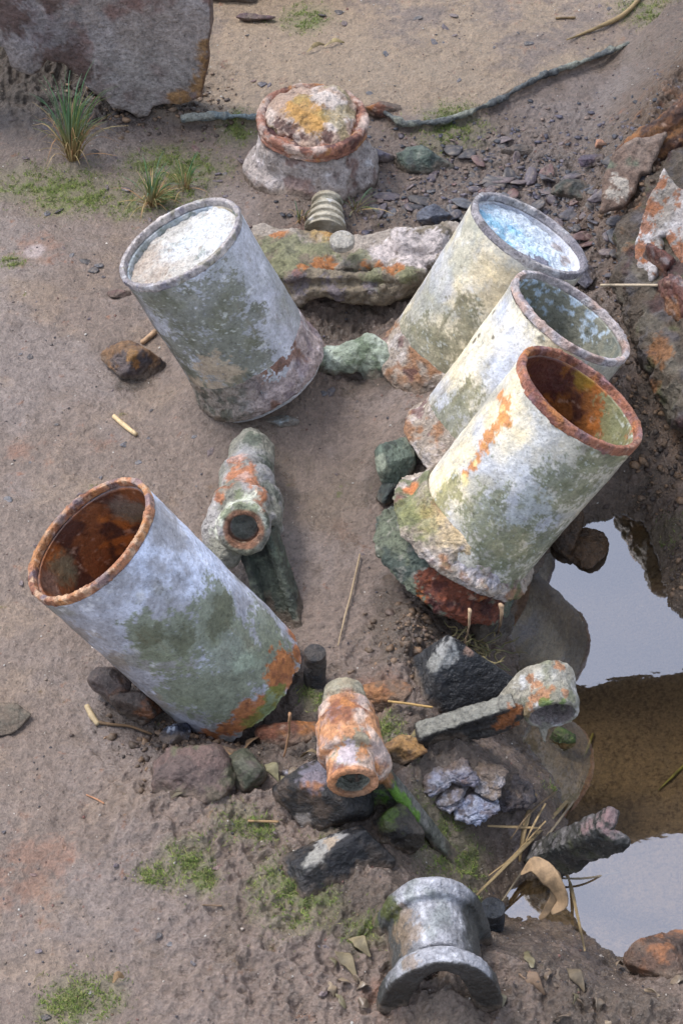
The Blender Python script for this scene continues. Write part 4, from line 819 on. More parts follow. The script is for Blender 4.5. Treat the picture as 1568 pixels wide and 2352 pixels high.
def saddle():
    yf, yn = -.900, -1.036; xf = W(985, 2080, 0)[0]; xn = W(1005, 2280, 0)[0]; A = np.array([xf, yf, .005]); B = np.array([xn, yn, .005]); d = B-A; Q = lambda t, z=0: A+d*t+[0, 0, z]
    root = thing('bearing_housing', 'grey arched half-round bearing housing with raised collars, lowest object at the bottom edge', 'bearing housing', Q(.5))
    Zc = .038; bx = lambda t0, t1, hw: s_box(Q((t0+t1)/2, Zc-.06), [(1, 0, 0), d, (0, 0, 1)], (hw, np.linalg.norm(d)*(t1-t0)/2, .06), .004)
    arch = lambda t0, t1, rr: U(.003, s_cyl(Q(t0, Zc), Q(t1, Zc), rr, .004), bx(t0, t1, rr))
    f = U(.006, arch(-.1, 1.0, .070), arch(-.1, .13, .080), arch(-.06, .05, .083), arch(.80, 1.05, .083), arch(.90, 1.10, .093))
    f = U(.012, f, s_cone(Q(.0, .03)+[-.075, 0, 0], Q(.0, -.03)+[-.115, 0, 0], .022, .02), s_cone(Q(.6, .0)+[-.06, 0, 0], Q(.05, -.02)+[-.11, 0, 0], .010, .014), s_cone(Q(.0, .03)+[.075, 0, 0], Q(.0, -.03)+[.09, 0, 0], .018, .018))
    fr_ = f; f = lambda P: fr_(np.stack([P[:, 0], P[:, 1], Zc+(P[:, 2]-.008)*.68], 1)); bo_ = s_cyl(Q(.7, 0), Q(1.6, 0), .047, .002); f = cut(f, lambda P: bo_(np.stack([P[:, 0], P[:, 1], (P[:, 2])*.42], 1)), k=.005)
    def paint(p):
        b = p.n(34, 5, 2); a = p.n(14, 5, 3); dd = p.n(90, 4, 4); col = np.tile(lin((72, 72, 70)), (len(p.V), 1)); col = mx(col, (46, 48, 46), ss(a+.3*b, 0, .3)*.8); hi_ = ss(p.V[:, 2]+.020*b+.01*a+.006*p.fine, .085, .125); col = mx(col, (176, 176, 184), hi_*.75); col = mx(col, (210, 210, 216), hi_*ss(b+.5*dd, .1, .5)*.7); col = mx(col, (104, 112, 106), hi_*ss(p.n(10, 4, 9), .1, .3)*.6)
        col = mx(col, (132, 112, 90), ss(p.blobs([(930, 2150, .03), (910, 2120, .03), (930, 2200, .02)], .9)+.4*b, .4, .7)*.7); col = mx(col, (78, 82, 34), ss(p.blobs([(860, 2080, .025), (850, 2110, .025), (880, 2095, .02), (835, 2130, .02)], .8)+.4*b, .30, .82)*.85)
        fr = ((p.V-B)@un(d) > -.012)*1.; col = mx(col, (50, 46, 42), fr*.95*ss(p.N@un(d), .2, .6)); return mx(col, (36, 34, 34), ss(-p.V[:, 2]+.02*b, -.02, .02)*.5), np.full(len(p.V), .4)  # front face painted dark by its facing, standing in for shade
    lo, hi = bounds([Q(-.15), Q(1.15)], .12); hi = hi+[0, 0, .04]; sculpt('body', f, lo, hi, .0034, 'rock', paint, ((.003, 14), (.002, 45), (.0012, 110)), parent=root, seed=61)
saddle()
# ------------------------------------------------------------------ wreck pieces on the right
def wreck():
    P = [(1378, 490, .11), (1385, 430, .14), (1408, 360, .17), (1440, 332, .18), (1480, 316, .19), (1528, 312, .19), (1506, 352, .18), (1490, 388, .17), (1468, 404, .15), (1456, 444, .13), (1428, 476, .12)]
    f, n = s_plate([W(*q) for q in P], .016, .005); lo, hi = bounds([W(*q) for q in P], .03)
    def p1(p): b = p.n(40, 4, 2); col, rg = rp((120, 98, 84), (146, 126, 112), (104, 112, 92), 5, 12, .5)(p); return mx(col, (196, 186, 172), ss(p.blobs([(1400, 440, .02), (1420, 410, .02), (1440, 430, .02)], .9)+.5*b, .5, .8)*.8), rg
    tag(sculpt('rusted_plate', f, lo, hi, .0034, 'crust', p1, ((.012, 8), (.005, 24), (.0015, 90)), seed=71), 'leaf-shaped brown and grey plate fragment on the right, leftmost of the wreck pieces', 'plate fragment')
    P = [(1452, 625, .10), (1464, 560, .12), (1478, 500, .15), (1500, 440, .19), (1524, 388, .22), (1556, 430, .21), (1600, 470, .21), (1640, 590, .17), (1590, 640, .14), (1556, 600, .14), (1536, 545, .15), (1516, 545, .15), (1520, 600, .13), (1496, 650, .10)]
    f, n = s_plate([W(*q) for q in P], .018, .005); lo, hi = bounds([W(*q) for q in P], .03)
    def p2(p):
        b = p.n(60, 4, 2); col, *_ = alloy(p, (168, 160, 156), (194, 188, 188), (132, 122, 108), 6); col = mx(col, (150, 84, 48), ss(p.n(70, 4, 8)+.5*p.n(20, 4, 6), .28, .42)*.85); e = ss(p.blobs([(1490, 470, .025), (1475, 520, .025), (1510, 420, .02), (1466, 570, .03), (1530, 545, .02), (1560, 570, .03)], .9)+.3*b, .45, .7); return mx(col, (168, 92, 50), e*.85), np.full(len(p.V), .6)
    tag(sculpt('rusted_plate', f, lo, hi, .0034, 'crust', p2, ((.010, 9), (.006, 24), (.0015, 90)), seed=73), 'pointed white plate fragment spotted with orange rust at the right edge', 'plate fragment')
    P = [(1470, 395, .12), (1520, 370, .15), (1580, 365, .17), (1640, 400, .16), (1600, 440, .13), (1555, 415, .13), (1510, 400, .11)]; f, n = s_plate([W(*q) for q in P], .02, .006); lo, hi = bounds([W(*q) for q in P], .03)
    tag(sculpt('rusted_plate', f, lo, hi, .004, 'rust', lambda p: (mx(rusty(p, 9, (104, 60, 44), (66, 40, 36), (140, 84, 50)), (120, 118, 104), ss(p.n(14, 4, 3), .1, .3)*.7), np.full(len(p.V), .5)), ((.008, 10), (.005, 30)), seed=75), 'dark brown plate fragment lying between the beam and the white plate at right', 'plate fragment')
    a = W(1425, 355, .15); b = W(1680, 175, .27); f = U(.012, s_cone(a, b, .014, .032), s_cone(a+[.06, 0, .0], b+[.06, 0, -.06], .02, .05), s_cone(a+[.02, -.02, -.04], b+[0, -.03, -.08], .03, .04)); lo, hi = bounds([a, b], .08)
    def pb(p): c = np.stack([p.V@un(b-a)*.25, p.V@np.array([0, .7, -.7]), p.V@un(np.cross(b-a, [0, .7, -.7]))], 1); g = fbm(c, 60, 4, 3); col = rusty(p, 13, (112, 64, 38), (64, 38, 32), (158, 92, 42)); col = mx(col, (150, 92, 48), ss(g, .0, .25)*.7); return mx(col, (48, 30, 28), ss(-g, .05, .3)*.7), np.full(len(p.V), .55)
    tag(sculpt('rusted_beam', f, lo, hi, .0042, 'rust', pb, ((.008, 10), (.006, 28), (.002, 80)), seed=77, ridge=.004), 'dark rusted beam sloping up out of the right edge', 'beam')
    pts = [W(1660, 330, .16), W(1560, 440, .12), W(1470, 560, .09), W(1462, 640, .075), W(1495, 740, .07), W(1545, 850, .06), W(1600, 950, .05)]
    f = U(.03, s_path(pts, [.06, .06, .05, .042, .042, .045, .045]), s_path([q+[.09, .02, .02] for q in pts], [.07, .07, .06, .06, .06, .06, .05])); lo, hi = bounds(pts, .09)
    def pr(p):
        b = p.n(40, 5, 2); a = p.n(9, 5, 3); col = np.tile(lin((88, 76, 64)), (len(p.V), 1)); col = mx(col, (110, 104, 92), ss(a+.5*b, -.05, .35)*.7); col = mx(col, (88, 84, 88), ss(p.n(14, 5, 7)+.4*b, .05, .35)*.7)
        col = mx(col, (150, 92, 52), ss(p.n(11, 5, 5)+.5*b+.4*p.blobs([(1490, 540, .05), (1440, 560, .04), (1520, 800, .04), (1560, 700, .04)], .9), .25, .55)*.85); col = mx(col, (70, 44, 42), ss(p.n(16, 5, 8)+.3*b+.5*p.blobs([(1545, 620, .05), (1540, 700, .04)], .9), .25, .5)*.8); return mx(col, (92, 98, 58), ss(p.n(13, 4, 9), .2, .4)*.5), np.full(len(p.V), .5)
    tag(sculpt('wreck_frame', f, lo, hi+[.12, .02, .04], .0048, 'crust', pr, ((.022, 8), (.012, 20), (.006, 45), (.0025, 100)), seed=79, ridge=.006), 'long crusted brown and rust wreck frame running down the right edge', 'wreck frame')
    for x, y, s3, sd_, lab in [(1512, 625, (.03, .05, .05), 1, 'ragged purple-brown rust flake standing below the pointed white plate'), (1552, 720, (.03, .05, .05), 2, 'dark rust flake at the right edge, lower of the two on the wreck frame')]:
        rock('rust_flake', x, y, s3, 80+sd_, (lambda s_: lambda p: (mx(rusty(p, s_, (104, 66, 58), (60, 42, 46), (146, 92, 58)), (140, 134, 136), ss(p.n(26, 4, s_), .1, .35)*.7), np.full(len(p.V), .45)))(sd_), lab, 'rust flake', 'rust', noise=.2, planes=8, rnd=.02, z=.09, rz=.3)
    rock('stone', 1340, 640, (.022, .03, .014), 85, rp((92, 90, 100), (66, 66, 78), None, 3), 'dark stone between the blue-filled mouth and the horizontal straw', 'stone')
wreck()
# ------------------------------------------------------------------ stones and lumps
BLK = ((52, 54, 58), (34, 36, 40), (118, 118, 120))
rock('black_stone', 1040, 1560, (.090, .075, .090), 5, rp((36, 38, 42), (24, 26, 30), (52, 54, 58), 1, 30, .3, [(1010, 1500, .03, (150, 150, 148)), (990, 1520, .02, (130, 130, 126)), (1080, 1500, .012, (150, 120, 104))]), 'large black pyramid stone with a pale peak below the rust-streaked cylinder', 'stone', lift=.35, z=-.01, planes=3, noise=.05, rz=.3, extra=[(0, -.75, .62, .42), (.75, .35, .6, .46), (-.8, .1, .6, .5), (0, .9, .4, .55), (0, 0, -1, .4)])
rock('black_stone', 772, 1985, (.080, .055, .055), 6, rp((36, 36, 40), (24, 26, 30), (64, 56, 50), 2, 30, .35, [(740, 1935, .02, (158, 156, 152)), (715, 1965, .02, (150, 148, 142)), (775, 1915, .018, (150, 148, 146)), (755, 1925, .015, (168, 150, 130))]), 'black wedge stone with a pale streaked top, left of the arched bearing housing', 'stone', lift=.35, planes=3, rz=.35, extra=[(.05, -.8, .5, .45), (-.45, .3, .85, .5), (.9, .2, .30, .82), (-.8, -.1, .3, .8), (0, 1, .3, .6), (0, 0, -1, .4)])
rock('black_stone', 742, 1850, (.064, .056, .052), 7, rp((42, 40, 40), (28, 28, 32), (84, 70, 60), 3, 26, .3, [(720, 1790, .02, (160, 104, 72)), (730, 1770, .03, (116, 112, 124)), (690, 1880, .015, (150, 140, 132))]), 'dark stone with an orange fleck below the left of the stepped tube end', 'stone', lift=.35, planes=8, rz=-.2)
rock('black_stone', 905, 1915, (.04, .035, .04), 8, rp((60, 54, 48), (36, 34, 34), (84, 88, 54), 4, 26, .35, [(900, 1870, .02, (80, 98, 36))]), 'dark mossy stone wedged under the front connecting rod shank', 'stone', lift=.3, planes=9)
rock('stone', 445, 1790, (.052, .05, .042), 9, rp((104, 84, 78), (88, 74, 70), (92, 92, 68), 5, 16, .5), 'rounded brown stone below the torn end of the nearest left-leaning cylinder', 'stone', lift=.2, planes=16, noise=.14, rnd=.12)
rock('rust_lump', 305, 845, (.052, .04, .032), 10, rp((86, 74, 72), (66, 60, 66), (128, 92, 60), 6, 20, .55, [(310, 815, .015, (172, 112, 54)), (320, 840, .01, (160, 100, 50))]), 'square rusty lump lying alone on the left mud with an orange patch', 'rust lump', 'rust', lift=.3, planes=10, noise=.13)
rock('rust_lump', 262, 1590, (.038, .03, .034), 11, rp((94, 80, 76), (70, 60, 58), (118, 90, 74), 7, 20, .35), 'rounded brown knob under the belly of the nearest left-leaning cylinder', 'rust lump', 'rust', lift=.6, planes=12, rnd=.25)
rock('rust_lump', 320, 1630, (.045, .035, .036), 12, rp((74, 62, 56), (52, 44, 42), (132, 82, 56), 8, 20, .3), 'dark wet lump just right of the rounded brown knob under the cylinder', 'rust lump', 'rust', lift=.4, planes=12, rnd=.25)
rock('glossy_stone', 412, 1694, (.026, .024, .022), 13, rp((46, 50, 66), (24, 26, 36), (140, 146, 160), 9, 50, .12), 'small glossy blue-black stone beside the torn orange cylinder end', 'stone', lift=.3, planes=16)
rock('orange_flake', 520, 1752, (.03, .02, .008), 14, rp((184, 118, 74), (146, 128, 104), (196, 132, 70), 10, 30, .6), 'flat orange flake lying right of the rounded brown stone', 'flake', lift=1.2, planes=10, rz=-.3)
rock('stone', 560, 1775, (.04, .03, .03), 15, rp((88, 88, 74), (72, 76, 60), (104, 94, 88), 11, 20, .5), 'olive-grey stone behind the flat orange flake', 'stone', lift=.1, planes=14)
rock('rust_lump', 690, 1690, (.06, .03, .03), 16, rusty_p, 'orange-brown rust lump in the hollow between torn cylinder and stepped tube end', 'rust lump', 'rust', lift=.1)
rock('rust_lump', 915, 1740, (.035, .022, .02), 17, rp((166, 112, 62), (140, 88, 52), (176, 134, 84), 12, 30, .6), 'bright orange lump beside the front connecting rod shank', 'rust lump', 'rust', lift=.9, noise=.12)
rock('rust_lump', 890, 1595, (.05, .03, .014), 18, rp((160, 100, 62), (140, 88, 60), (120, 96, 80), 13, 30, .7), 'flat orange crumbly patch behind the front connecting rod', 'rust lump', 'rust', lift=.2, noise=.2)
for i, (x, y, s, lab) in enumerate([(1000, 1795, .034, 'pale blue-white crust lump right of the front rod shank, leftmost of its heap'), (1050, 1775, .03, 'blue-grey crust lump in the middle of the heap right of the front rod'), (1080, 1850, .036, 'powder blue crust lump, lowest in the heap right of the front rod'), (1120, 1785, .034, 'brown and grey crust lump, top right of the blue-white heap'), (1160, 1830, .036, 'dark wet crust lump at the right end of the blue-white heap'), (1030, 1835, .03, 'small bluish crust lump at the lower left of the heap'), (700, 1790, .03, 'bluish crust lump on the mud left of the stepped tube end')]):
    c = [((148, 150, 168), (176, 178, 190), (96, 86, 88)), ((120, 118, 132), (104, 84, 80), (170, 170, 182)), ((140, 146, 168), (172, 178, 196), (110, 100, 104)), ((122, 108, 98), (150, 146, 150), (84, 70, 64)), ((64, 56, 56), (96, 90, 94), (44, 42, 48)), ((142, 142, 158), (100, 92, 92), (180, 180, 190)), ((124, 124, 142), (96, 96, 112), (168, 168, 180))][i]
    rock('mineral_lump', x, y, (s*1.1, s, s*.38), 120+i, rp(*c, seed=i*3, s=55, rg=.4), lab, 'crust lump', 'crust', lift=.15, noise=.3, planes=22, rnd=.2)
rock('green_stone', 905, 1085, (.032, .055, .05), 19, rp((92, 104, 92), (62, 72, 66), (140, 146, 128), 14, 24, .5), 'dark green stone below the base of the middle right-leaning cylinder', 'stone', lift=.3)
rock('green_stone', 888, 1140, (.022, .025, .024), 20, rp((62, 70, 66), (46, 52, 54), None, 15, 24, .45), 'small blackish green stone touching the mount of the rust-streaked cylinder', 'stone', lift=.3)
rock('stone', 655, 968, (.028, .016, .008), 21, rp((166, 180, 184), (140, 152, 152), (196, 204, 210), 16, 50, .6), 'flat bluish white crust patch below the grey-green cylinder base', 'crust lump', lift=.3)
rock('stone', 960, 380, (.06, .03, .03), 22, rp((86, 98, 88), (58, 66, 64), (132, 136, 124), 17, 24, .5), 'largest grey-green stone on the slope right of the flanged housing', 'stone', lift=.2, noise=.12)
rock('stone', 850, 360, (.05, .02, .018), 23, rp((104, 98, 112), (80, 78, 92), None, 18, 24, .45), 'flat purplish stone at the right side of the flanged housing', 'stone', lift=.2)
rock('stone', 1000, 508, (.04, .018, .022), 24, rp((96, 100, 112), (66, 70, 82), (150, 150, 148), 19, 24, .45), 'blue-grey slab stone just behind the crusted casting', 'stone', lift=.5, rz=.1)
rock('stone', 1320, 440, (.05, .025, .02), 25, rp((72, 76, 68), (54, 56, 56), (104, 92, 80), 20, 24, .5), 'long dark stone right of the blue-filled cylinder mouth', 'stone', lift=.2)
rock('stone', 1195, 355, (.042, .014, .016), 26, rp((70, 70, 72), (96, 92, 92), None, 21, 24, .5), 'long dark stone in the middle of the stony slope', 'stone', lift=.3, rz=.15)
rock('pebble', 1376, 342, (.016, .011, .009), 27, rp((196, 142, 112), (178, 116, 86), None, 22, 40, .5), 'small orange-pink pebble on the slope left of the wreck pieces', 'pebble', lift=1.2, planes=20, rnd=.3)
rock('stone', 1362, 375, (.034, .018, .010), 28, rp((92, 78, 90), (74, 64, 78), None, 23, 40, .4), 'purple slate slab beneath the orange-pink pebble', 'stone', lift=.7)
rock('stone', 582, 47, (.042, .012, .010), 29, rp((92, 66, 72), (70, 52, 58), None, 24, 40, .5), 'dark reddish slate on the sand just right of the hull slab top', 'stone', lift=.8)
rock('stone', 1530, 2215, (.06, .05, .045), 30, rp((98, 74, 60), (68, 54, 46), (158, 96, 62), 25, 20, .35), 'wet rusty brown stone at the lower right corner of the puddle', 'stone', lift=.2, noise=.1)
rock('stone', 15, 1660, (.040, .032, .010), 33, rp((96, 90, 78), (82, 78, 68), None, 26, 24, .6), 'low dark stone sunk in mud at the left edge', 'stone', lift=.2)
rock('stone', 270, 678, (.024, .012, .007), 34, rp((116, 84, 84), (96, 70, 70), None, 27, 30, .5), 'reddish slate beside the rim of the grey-green cylinder', 'stone', lift=.7)
rock('stone', 1340, 1260, (.05, .06, .03), 35, rp((90, 66, 44), (66, 50, 36), None, 28, 24, .3), 'wet brown mud lump under the rust-streaked cylinder at the puddle edge', 'mud lump', lift=.1, planes=20, rnd=.3, noise=.1, z=ZW)
rock('stone', 1290, 1225, (.045, .05, .05), 36, rp((84, 64, 46), (60, 46, 34), None, 29, 24, .3), 'dark mud lump directly beneath the rust-streaked cylinder belly', 'mud lump', lift=.2, planes=20, rnd=.3, noise=.1, z=ZW)
rock('stone', 1105, 1440, (.06, .05, .06), 37, rp((88, 78, 66), (62, 56, 50), (112, 104, 96), 30, 24, .35), 'dark wet lump below the red rust mount of the nearest right cylinder', 'mud lump', lift=.2, planes=16, rnd=.25, noise=.14)
rock('stone', 1295, 1698, (.022, .018, .012), 38, rp((62, 80, 24), (42, 52, 22), None, 31, 60, .6), 'little moss-green stone in the water below the round eye', 'stone', lift=.6, noise=.2, z=ZW)
rock('stone', 740, 1520, (.001, .001, .001), 39, rp((62, 80, 24), (42, 52, 22)), 'x', 'stone') if 0 else None
# bolts
def stud(px, py, h, r, label, c1, c2, lean=(0, 0), seed=0):
    a = G(px, py, -.02); ax = un([lean[0], lean[1], 1]); e1 = un(np.cross(ax, [0, 1, 0])); e2 = np.cross(ax, e1); s = np.arange(0, h+.02, .0012); rr = r*(1+.035*np.sign(np.sin(s*2*np.pi/.0045))*(s < h*.7+.02)); prof = list(zip(s, rr))+[(h+.021, r*.9), (h+.021, 0)]
    V, F, th, q = lathe(prof, a, ax, e1, e2, 64); V, N = disp(V, F, th, ((.0012, 30), (.0006, 120)), seed); p = Paint(V, N); col, rg = rp(c1, c2, None, seed, 40, .35)(p); tag(mesh('threaded_stud', V, F, 'crust', col, .35, loc=a), label, 'bolt')
stud(722, 1562, .075, .0185, 'dark threaded stud standing between the torn cylinder end and the stepped tube', (70, 64, 60), (44, 44, 48), (.02, -.02), 1)
stud(1127, 2125, .05, .020, 'short black stud standing right of the arched bearing housing', (52, 56, 62), (34, 36, 42), (0, 0), 2)
def angle_bar():
    a = G(1215, 1975, .012); b = W(1405, 1880, .035); d = un(b-a); u = un(np.array([0, 0, 1])-d*d[2]); w_ = np.cross(d, u); w_ = w_ if w_[1] < 0 else -w_; H = np.linalg.norm(b-a)/2; m = (a+b)/2
    f = U(.004, s_box(m, [d, w_, u], (H, .022, .010), .003), s_box(m+w_*.018-u*.022, [d, w_, u+w_*.25], (H*1.0, .008, .026), .003)); f = cut(f, s_cone(b+w_*.02, b+w_*.03-u*.04, .012, .01), s_cone(m+w_*.035-u*.045, m+d*.03+w_*.035-u*.05, .014, .012), k=.006)
    lo, hi = bounds([a, b], .08)
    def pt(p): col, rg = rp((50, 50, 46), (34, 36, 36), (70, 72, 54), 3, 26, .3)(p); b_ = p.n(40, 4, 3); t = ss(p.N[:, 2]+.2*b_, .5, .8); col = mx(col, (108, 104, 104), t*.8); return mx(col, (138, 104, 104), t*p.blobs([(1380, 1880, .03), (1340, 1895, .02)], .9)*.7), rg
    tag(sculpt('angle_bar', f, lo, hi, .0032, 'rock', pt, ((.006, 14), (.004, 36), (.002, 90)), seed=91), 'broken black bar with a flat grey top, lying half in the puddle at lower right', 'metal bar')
angle_bar()
# ------------------------------------------------------------------ reeds, straws, weed
reed = (176, 150, 110)
def gp_(L, dz=.003): return [G(x, y, dz+(q[0] if q else 0)) for x, y, *q in L]
stick('reed_stem', gp_([(262, 960), (288, 982), (314, 1003)], .005), [.0042, .005, .004], (206, 180, 138), 'short pale reed stem lying on mud below the grey-green cylinder', 'reed stem')
stick('reed_stem', gp_([(328, 792), (342, 780), (358, 766)], .006), [.005, .0055], (172, 140, 108), 'short tan reed stub beside the square rusty lump', 'reed stem')
stick('reed_stem', gp_([(200, 1625), (212, 1648), (226, 1668)], .005), [.0045, .0055, .004], (170, 150, 116), 'stubby pale reed at far left of the dark wet lumps', 'reed stem')
stick('twig', gp_([(226, 1663), (262, 1668), (300, 1672), (350, 1690)], .004), [.003, .002], (112, 88, 62), 'thin brown twig running right from the stubby pale reed', 'twig')
stick('straw', [W(1378, 655, .11), W(1470, 655, .12), W(1600, 657, .13)], [.0028, .003], (196, 178, 152), 'horizontal pale straw reaching in from the right edge', 'straw', wob=.0003)
stick('reed_stem', gp_([(1300, 98), (1370, 70), (1430, 40), (1480, -10)], .008), [.002, .006, .005], (150, 128, 90), 'long brown reed lying on the sand at the top right', 'reed stem', n=20)
stick('twig', gp_([(1275, 45), (1320, 44)], .004), [.003, .003], (120, 98, 66), 'short brown twig beside the long reed on the upper sand', 'twig')
stick('grass_stalk', gp_([(826, 1280), (806, 1370), (790, 1430), (776, 1490)], .008), [.0016, .0018, .001], (160, 140, 112), 'thin dry stalk lying down the mud between the two cylinder banks', 'dry stalk', n=18)
stick('straw', gp_([(890, 1628), (940, 1634), (992, 1642)], .02), [.002, .0022], (178, 140, 86), 'golden straw right of the stepped tube behind the orange lump', 'straw')
R_ = [((1228, 1830), (1205, 1900), (1192, 1985), .0065, 'broad tan reed leaning up in the reed heap'), ((1300, 1848), (1210, 1945), (1082, 2075), .006, 'longest reed slanting down left across the reed heap'), ((1315, 1850), (1240, 1950), (1150, 2080), .0035, 'thin grey reed parallel to the longest reed'), ((1118, 1908), (1190, 1911), (1240, 1914), .004, 'short tan reed lying straight across the reed heap'), ((1275, 1830), (1215, 1880), (1170, 1940), .003, 'thin brown reed at the top of the reed heap'), ((1250, 1860), (1225, 1905), (1205, 1945), .0028, 'dark short reed in the middle of the reed heap'), ((1290, 1995), (1310, 2060), (1340, 2200), .004, 'brown stem crossing the shallow water below the black bar'), ((1230, 2030), (1330, 2035), (1420, 2020), .003, 'thin twig floating in the shallow water below the black bar'), ((1250, 1905), (1170, 1990), (1120, 2030), .0026, 'thin straw under the longest reed')]
for i, (a, b, c, r, lab) in enumerate(R_):
    stick('reed_stem', gp_([a, b, c], .008+.002*i), [r*.55, r*.75, r*.4], [(150, 128, 92), (132, 114, 80), (124, 112, 92), (158, 134, 96), (104, 86, 62)][i % 5], lab, 'reed stem', 'reeds in the heap beside the black bar', .45, .4, 18, seed=i)
stick('straw', gp_([(570, 1888), (640, 1890)], .003), [.002], (150, 120, 84), 'short straw on the mud left of the two black stones', 'straw')
stick('straw', gp_([(200, 1828), (222, 1838), (240, 1848)], .003), [.0014], (170, 120, 88), 'tiny curved straw on the open lower left mud', 'straw')
stick('straw', gp_([(1600, 1730, .0), (1550, 1780, .0), (1510, 1818)], .004), [.0022, .0028, .001], (140, 124, 50), 'yellow-green straw in the water at the right edge', 'straw')
stick('straw', gp_([(1360, 1690), (1350, 1720), (1340, 1745)], .006), [.0022, .003, .001], (132, 112, 40), 'yellowish sliver in the shallow water right of the moss-green stone', 'straw')
stick('twig', gp_([(465, 2081), (510, 2083)], .003), [.0014], (112, 90, 70), 'hair-thin twig on the lower left mud', 'twig')
# weed and leaves
def leaf(pts, w_, c, lab, name='dead_leaf', cat='dead leaf', tw=.8, seed=0, grp=None): stick(name, pts, w_, c, lab, cat, grp, .10, tw, 22, .002, None, 'plant', seed)
leaf([W(1195, 2008, .02), W(1225, 1985, .045), W(1265, 2020, .05), W(1290, 2070, .02), W(1265, 2095, .0)], [.004, .014, .018, .012, .004], (150, 124, 94), 'curled tan kelp strip arching over the mud below the reed heap', 'kelp_strip', 'seaweed', 1.5)
leaf([W(1240, 1995, .03), W(1270, 2010, .03), W(1275, 2060, .01), W(1240, 2110, -.02)], [.006, .012, .010, .004], (122, 100, 74), 'darker kelp strip tucked inside the curled tan one', 'kelp_strip', 'seaweed', 1.2, 2)
for i, (x0, y0, x1, y1, c, lab) in enumerate([(1078, 1400, 1062, 1500, (178, 150, 120), 'pale weed strand hanging from the red rust mount'), (1150, 1390, 1140, 1465, (164, 136, 108), 'thin weed strand at the right of the red rust mount'), (665, 1640, 652, 1742, (158, 120, 88), 'brown root strand hanging off the torn cylinder end')]):
    z0 = .10 if i < 2 else .09; stick('weed_strand', [W(x0, y0, z0), W((x0+x1)/2+5, (y0+y1)/2-6, z0*.55), G(x1, y1, .004)], [.006, .003, .0018], c, lab, 'weed', n=18, flat=.5, twist=1.0, wob=.002, seed=i)
for i, (x, y, s, lab) in enumerate([(1085, 1500, .05, 'tangled dry weed on the bank right of the black pyramid stone'), (1120, 1530, .045, 'tangled weed lowest on the bank beside the puddle')][:1]):
    Vs, Fs, o = [], [], 0; r = np.random.default_rng(i+5)
    for k in range(46):
        c0 = G(x+r.normal()*30, y+r.normal()*22, .006+.02*r.random()); a = r.uniform(0, 6.3); pts = [c0]
        for q in range(4): a += r.normal()*.9; pts.append(pts[-1]+np.array([math.cos(a), math.sin(a)*.8, r.normal()*.35])*s*.3)
        V, F = pipe(curve(pts, 10), [.0022, .0012], 6, .5); Vs.append(V); Fs.append(F+o); o += len(V)
    V = np.concatenate(Vs); col = np.tile(lin((124, 112, 76)), (len(V), 1)); col = mx(col, (78, 84, 50), ss(fbm(V, 40, 3, 2), 0, .2)*.8); tag(meshl('weed_tangle', V, np.concatenate(Fs), 'plant', col, .6), lab, 'weed')
LV = [(735, 1737, 690, 1745, (130, 112, 84), 'limp brown leaf below the root strand'), (1095, 1405, 1030, 1440, (0, 0, 0), None), (610, 1760, 640, 1800, (122, 116, 88), 'olive leaf on the mud right of the orange flake'), (395, 1838, 455, 1820, (96, 86, 66), 'thin dark leaf under the rounded brown stone'), (260, 2262, 285, 2250, (140, 112, 80), 'small dry leaf on the mud at the lower left'), (800, 2160, 850, 2200, (124, 112, 84), 'muddy leaf left of the arched bearing housing'), (770, 2190, 820, 2250, (112, 100, 76), 'larger muddy leaf lowest beside the bearing housing'), (705, 125, 745, 108, (146, 128, 90), 'left half of the curled dry weed on the upper sand'), (745, 112, 790, 102, (160, 142, 100), 'right half of the curled dry weed on the upper sand'), (940, 1700, 1000, 1690, (116, 104, 70), 'wet leaf behind the moss between the two front rods'), (1190, 2240, 1250, 2290, (118, 96, 76), 'brown leaf in wet mud right of the bearing housing'), (1300, 2230, 1340, 2280, (100, 88, 70), 'dark leaf in wet mud below the shallow water'), (600, 1700, 560, 1730, (120, 96, 70), 'brown leaf below the torn cylinder end')]
for i, (x0, y0, x1, y1, c, lab) in enumerate(LV):
    if lab is None: continue
    a = G(x0, y0, .006); b = G(x1, y1, .006); leaf([a, (a+b)/2+[0, .004, .009], b], [.0015, .012 if i not in (3, 4, 7, 8) else .006, .002], c, lab, seed=i, tw=1.2)
for i in range(26):
    x = rng.uniform(1120, 1560) if i % 3 else rng.uniform(740, 850); y = rng.uniform(2180, 2350) if i % 3 else rng.uniform(2130, 2330)
    if i % 7 == 0: x, y = rng.uniform(560, 720), rng.uniform(1740, 1850)
    a = rng.uniform(0, 6.3); L_ = rng.uniform(20, 42); p0 = G(x, y, .003); p1 = G(x+L_*math.cos(a), y+L_*math.sin(a), .004)
    V, F = pipe(curve([p0, (p0+p1)/2+[0, 0, rng.uniform(.003, .010)], p1], 12), [.003, rng.uniform(.005, .010), rng.uniform(.004, .009), .002], 12, .14, rng.uniform(-2, 2), .007, i); col = np.tile(lin([(120, 106, 90), (106, 92, 78), (134, 118, 98), (112, 104, 80)][i % 4]), (len(V), 1))*(1+.4*fbm(V, 90, 3, i))[:, None]
    tag(meshl('dead_leaf', V, F, 'plant', col, .35), 'mud-coated leaf scrap pressed into the wet mud', 'dead leaf', 'mud-coated leaf scraps')
